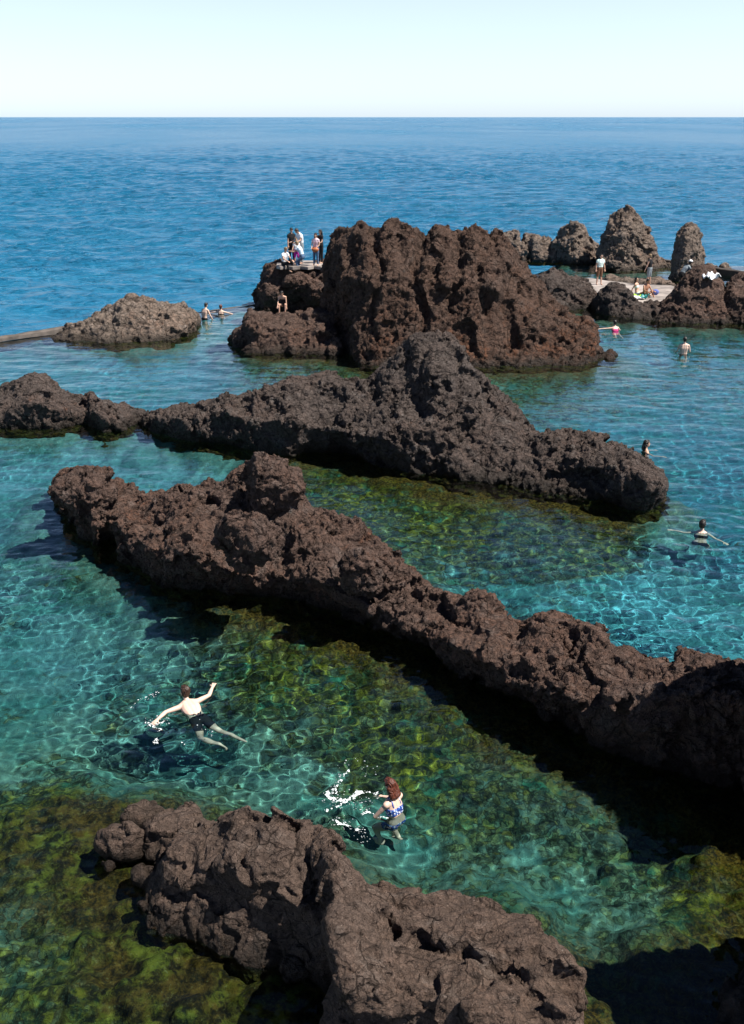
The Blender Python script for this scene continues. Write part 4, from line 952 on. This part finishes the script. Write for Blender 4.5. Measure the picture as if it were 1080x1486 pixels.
# --- seated child at the foot of the lookout rock
p = G(412, 447, 1.55)
p = at_r(412, 446, 48.2)
figure('child in a black swimsuit crouching on the shore rock below the sightseers', (p[0], p[1], p[2] + .14), yaw_to(-.15, -.98), SKIN, HAIR['dark'],
       dict(fem=1, spine=(0, .35, .93), chest=(0, .45, .88), uaL=(-.15, .25, -.95), faL=(-.05, .1, -1), uaR=(.2, .55, -.8), faR=(0, .5, -.8), thL=(-.22, .92, .25), snL=(.05, .05, -1), thR=(.22, .92, .25), snR=(-.05, .05, -1), face=(0, .8, -.5)),
       [('swimsuit', ['pelvis', 'waist', 'chest'], .005, CL_BLACK, band(-.2, .40))], scale=.86)
# --- people on the terrace
gt = 'people on the sun terrace'
p = G(869, 413, .5)
figure('man in a pale mint shirt and brown shorts standing on the terrace', stand_loc(p, .98, .5), yaw_to(.25, -.95), SKIN, HAIR['dark'], dict(STAND, uaL=(-.28, 0, -.95), faL=(-.1, .25, -.95), uaR=(.28, 0, -.95), faR=(.1, .25, -.95)), [tee(CL_MINT, .022), shorts(CL_BROWN)], scale=.98, group=gt)
p = G(941, 413, .5)
figure('standing person in a black top and grey shorts behind the sunbathing pair', stand_loc(p, .98, .5), yaw_to(-.7, .6), SKIN, HAIR['fair'], dict(STAND, chest=(0, .1, 1), uaL=(-.2, .15, -.95), uaR=(.3, -.05, -.95)), [('vest', VEST, .01, CL_BLACK, None), shorts(CL_GREY)], scale=.98, group=gt)
p = G(925, 428, .5)
figure('woman sunbathing in a pale bikini, left one of the seated pair', (p[0], p[1], .62), yaw_to(.75, -.6), SKIN, HAIR['dark'],
       dict(fem=1, spine=(0, -.35, .93), chest=(0, -.15, .98), uaL=(-.3, -.4, -.85), faL=(-.1, -.1, -1), uaR=(.3, -.4, -.85), faR=(.1, -.1, -1), thL=(-.12, .95, .2), snL=(0, .93, -.35), thR=(.12, .93, .3), snR=(0, .9, -.45)), [bra(CL_MINT), bottoms(CL_MINT)], group=gt, hair_len=.2)
p = G(936, 430, .5)
figure('tanned man sitting with bent knees, right one of the seated pair', (p[0], p[1], .62), yaw_to(.5, -.85), SKIN_TAN, HAIR['dark'],
       dict(spine=(0, -.1, .98), chest=(0, .2, .97), uaL=(-.2, .5, -.8), faL=(.1, .9, -.1), uaR=(.2, .5, -.8), faR=(-.1, .9, -.1), thL=(-.2, .75, .6), snL=(0, .55, -.83), thR=(.25, .8, .5), snR=(0, .6, -.8)), [TRUNKS], group=gt)
p = at_r(989, 402, 57.5)
r_, info = figure('climber in a grey shirt and white cap leaning on the sloping rock', (p[0], p[1], p[2] + .15), yaw_to(.85, .25), SKIN, HAIR['dark'],
       dict(spine=(0, .55, .82), chest=(0, .65, .75), face=(-.3, .9, 0), uaL=(-.2, .4, -.9), faL=(-.1, .1, -1), uaR=(.2, .5, -.9), faR=(0, .2, -1), thL=(-.1, .5, -.85), snL=(0, -.2, -1), thR=(.1, .2, -1), snR=(0, -.2, -1)), [tee(CL_GREY), shorts(CL_BLACK)])
cs_ = Soup(); cs_.add(*ellipsoid((0, 0, .0), (.098, .112, .085), None, 20, 12)); cs_.add(*ellipsoid((0, .11, -.005), (.075, .085, .012), None, 16, 8))
V, F = cs_.get(); cm_ = remesh(V, F, .012, 2)
Wc = info['W']; V, N = get_np(cm_); hcw = info['hc'] + np.array([0, 0, .075])
fx = info['hf'][:2] / np.linalg.norm(info['hf'][:2]); Rz = np.array([[fx[1], fx[0], 0], [-fx[0], fx[1], 0], [0, 0, 1]])
set_np(cm_, V @ Rz.T + hcw); smooth_shade(cm_)
link('cap', cm_, CL_WHITE, r_)

# --- towels and belongings
def towel(label, x, y, z, w, h, mat, yaw=0.0, name='towel', crumple=.05, thick=.02):
    n = 22; u = np.linspace(-.5, .5, n); U, Vv = np.meshgrid(u, u)
    Z = crumple * (fbm(np.stack([U.ravel() * 2.2 + x, Vv.ravel() * 2.2, U.ravel() * 0], 1), 2, int(x)) + .6)
    V = np.stack([U.ravel() * w, Vv.ravel() * h, np.clip(Z, .0, None) + thick], 1)
    m = mesh_np(name, V, grid_quads(n, n)); smooth_shade(m)
    c = G(x, y, z); o = link(name, m, mat, loc=(c[0], c[1], z), label=label, category='towel', group='towels and bags on the terrace'); o.rotation_euler.z = yaw
    so = o.modifiers.new('thickness', 'SOLIDIFY'); so.thickness = thick; so.offset = -1
    return o
towel('bright green towel spread in front of the sunbathing pair', 919, 432, .5, 1.0, .6, cloth('towel_green', (.30, .55, .06)), .3, crumple=.16)
towel('white towel beside the green one', 925, 434, .5, .8, .5, CL_WHITE, -.3, crumple=.14)
towel('dark teal towel crumpled by the feet of the seated man', 934, 434, .5, .6, .45, CL_TEAL, .5, crumple=.24)
p = at_r(1032, 403, 56.5)
towel('white towel thrown over the rocks at the right edge', 1032, 405, p[2] - .05, .8, .6, CL_WHITE, .4, crumple=.28, thick=.03)
bb = Soup(); bb.add(*ellipsoid((0, 0, .16), (.20, .13, .17), None, 18, 12)); bb.add(*ellipsoid((.02, .08, .12), (.14, .09, .10), None, 16, 10)); V, F = bb.get(); bg = remesh(V, F, .015, 3); smooth_shade(bg)
p = G(951, 428, .5)
link('beach_bag', bg, cloth('bag_blue', (.12, .16, .42)), loc=(p[0], p[1], .5), label='small blue beach bag right of the seated man', category='bag')

# ------------------------------------------------------------------ foam thrown up by the two nearest bathers
def foam(label, strokes, seed, drops):
    """lacy film of foam on the ripples along the strokes, with loose drops round it"""
    rg = np.random.default_rng(seed); S = Soup()
    allp = np.array([G(*p)[:2] for pts, w, k in strokes for p in pts]); lo, hi = allp.min(0) - .25, allp.max(0) + .25
    st = .009; xs = np.arange(lo[0], hi[0], st); ys = np.arange(lo[1], hi[1], st); X, Y = np.meshgrid(xs, ys)
    x, y = X.ravel(), Y.ravel(); P = np.stack([x, y, x * 0 + seed], 1)
    wx = x + .05 * perlin(P * 5, 1) + .02 * perlin(P * 14, 3); wy = y + .05 * perlin(P * 5 + 9, 2) + .02 * perlin(P * 14 + 5, 4)
    dens = np.zeros(len(x))
    for pts, w, k in strokes:
        q = np.array([G(*p)[:2] for p in pts]); d = np.full(len(x), 9.0)
        for a, b in zip(q[:-1], q[1:]):
            ab = b - a; t = np.clip(((wx - a[0]) * ab[0] + (wy - a[1]) * ab[1]) / (ab @ ab), 0, 1); d = np.minimum(d, np.hypot(wx - a[0] - t * ab[0], wy - a[1] - t * ab[1]))
        dens = np.maximum(dens, k * np.exp(-(d / w) ** 2))
    f1, f2 = worley(P * 11 + .5 * perlin(P * 9, 7)[:, None], 5); g1, g2 = worley(P * 27 + .4 * perlin(P * 20, 8)[:, None], 6)
    lace = np.maximum(np.exp(-((f2 - f1) / .16) ** 2), .75 * np.exp(-((g2 - g1) / .2) ** 2)) * (.7 + .9 * fbm(P * 4, 3, 12))
    keep = dens * (.30 + lace) > .51
    K = keep.reshape(X.shape); C = K[:-1, :-1] & K[1:, :-1] & K[:-1, 1:] & K[1:, 1:]
    r, c = np.where(C); n = X.shape[1]; a = r * n + c; Q = np.stack([a, a + 1, a + n + 1, a + n], 1)
    ids, inv = np.unique(Q.ravel(), return_inverse=True)
    z = pool_z(x[ids], y[ids]) + .004 + .012 * np.clip(dens[ids] - .4, 0, 1) * (.6 + perlin(P[ids] * 30, 9))
    V = np.stack([x[ids], y[ids], z], 1); S.add(V, inv.reshape(-1, 4))
    for pts, wpx, k in drops:
        pp = np.array(pts, float); L = np.concatenate([[0], np.cumsum(np.hypot(*np.diff(pp, axis=0).T))])
        for _ in range(k):
            u = rg.uniform(0, L[-1]); c = G(np.interp(u, L, pp[:, 0]) + rg.normal(0, wpx), np.interp(u, L, pp[:, 1]) + rg.normal(0, wpx * .7))
            q = min(math.exp(rg.normal(math.log(.006), .45)), .014); zz = float(pool_z(np.array([c[0]]), np.array([c[1]]))[0]) + abs(rg.normal(0, .02))
            S.add(*ellipsoid((c[0], c[1], zz + q * .4), (q * rg.uniform(.8, 1.5), q, q * .7), None, 7, 5))
    V, F = S.get(); m = mesh_np('splash_foam', V, F); smooth_shade(m)
    o = V.mean(0); set_np(m, V - np.array([o[0], o[1], 0]))
    ob = link('splash_foam', m, FOAM, loc=(o[0], o[1], 0), kind='stuff', label=label, category='foam')
    return ob
def foam_mat():
    a = M('foam_white'); tc = a.n('TexCoord'); v = tc.outputs['Object']
    a.p.inputs['Base Color'].default_value = (.78, .84, .86, 1); a.p.inputs['Roughness'].default_value = .5
    tr_ = a.n('BsdfTransparent'); mx = a.n('MixShader'); a.l(a.ramp(a.noise(v, 38, 4, .7), .30, .54, .30, .97), mx.inputs[0])
    a.l(tr_.outputs[0], mx.inputs[1]); a.l(a.p.outputs[0], mx.inputs[2]); a.l(mx.outputs[0], a.out.inputs[0])
    return a.m
FOAM = foam_mat()
foam('white splash foam trailing left of the woman in the blue bikini',
     [([(505, 1118), (495, 1130), (490, 1142), (482, 1154)], .035, .9), ([(474, 1152), (484, 1160), (498, 1163), (515, 1155), (530, 1149), (547, 1150)], .055, 1.15), ([(474, 1177), (490, 1171), (505, 1162), (520, 1153)], .04, 1.1), ([(524, 1182), (535, 1180), (548, 1184), (560, 1187)], .035, .95), ([(478, 1184), (495, 1196), (515, 1204), (530, 1206)], .04, .8), ([(485, 1150), (515, 1165), (545, 1180)], .16, .52)], 3,
     [([(508, 1105), (490, 1140), (478, 1160)], 6, 40), ([(478, 1184), (515, 1204), (532, 1206)], 6, 50), ([(480, 1160), (545, 1170)], 12, 70), ([(525, 1212), (528, 1224)], 3, 14), ([(530, 1100), (538, 1125)], 6, 14)])
foam('thin white splash foam under the left arm of the swimming man',
     [([(213, 1049), (225, 1052), (240, 1047), (246, 1043)], .05, 1.0), ([(222, 1054), (236, 1058), (228, 1072), (226, 1080)], .05, .75), ([(186, 1030), (205, 1014), (232, 1004), (245, 1000)], .022, .75), ([(262, 1078), (272, 1084)], .03, .8), ([(292, 1050), (304, 1060)], .025, .75)], 4,
     [([(210, 1050), (245, 1045)], 6, 40), ([(186, 1030), (232, 1004)], 3, 16), ([(290, 1050), (310, 1070)], 4, 12)])
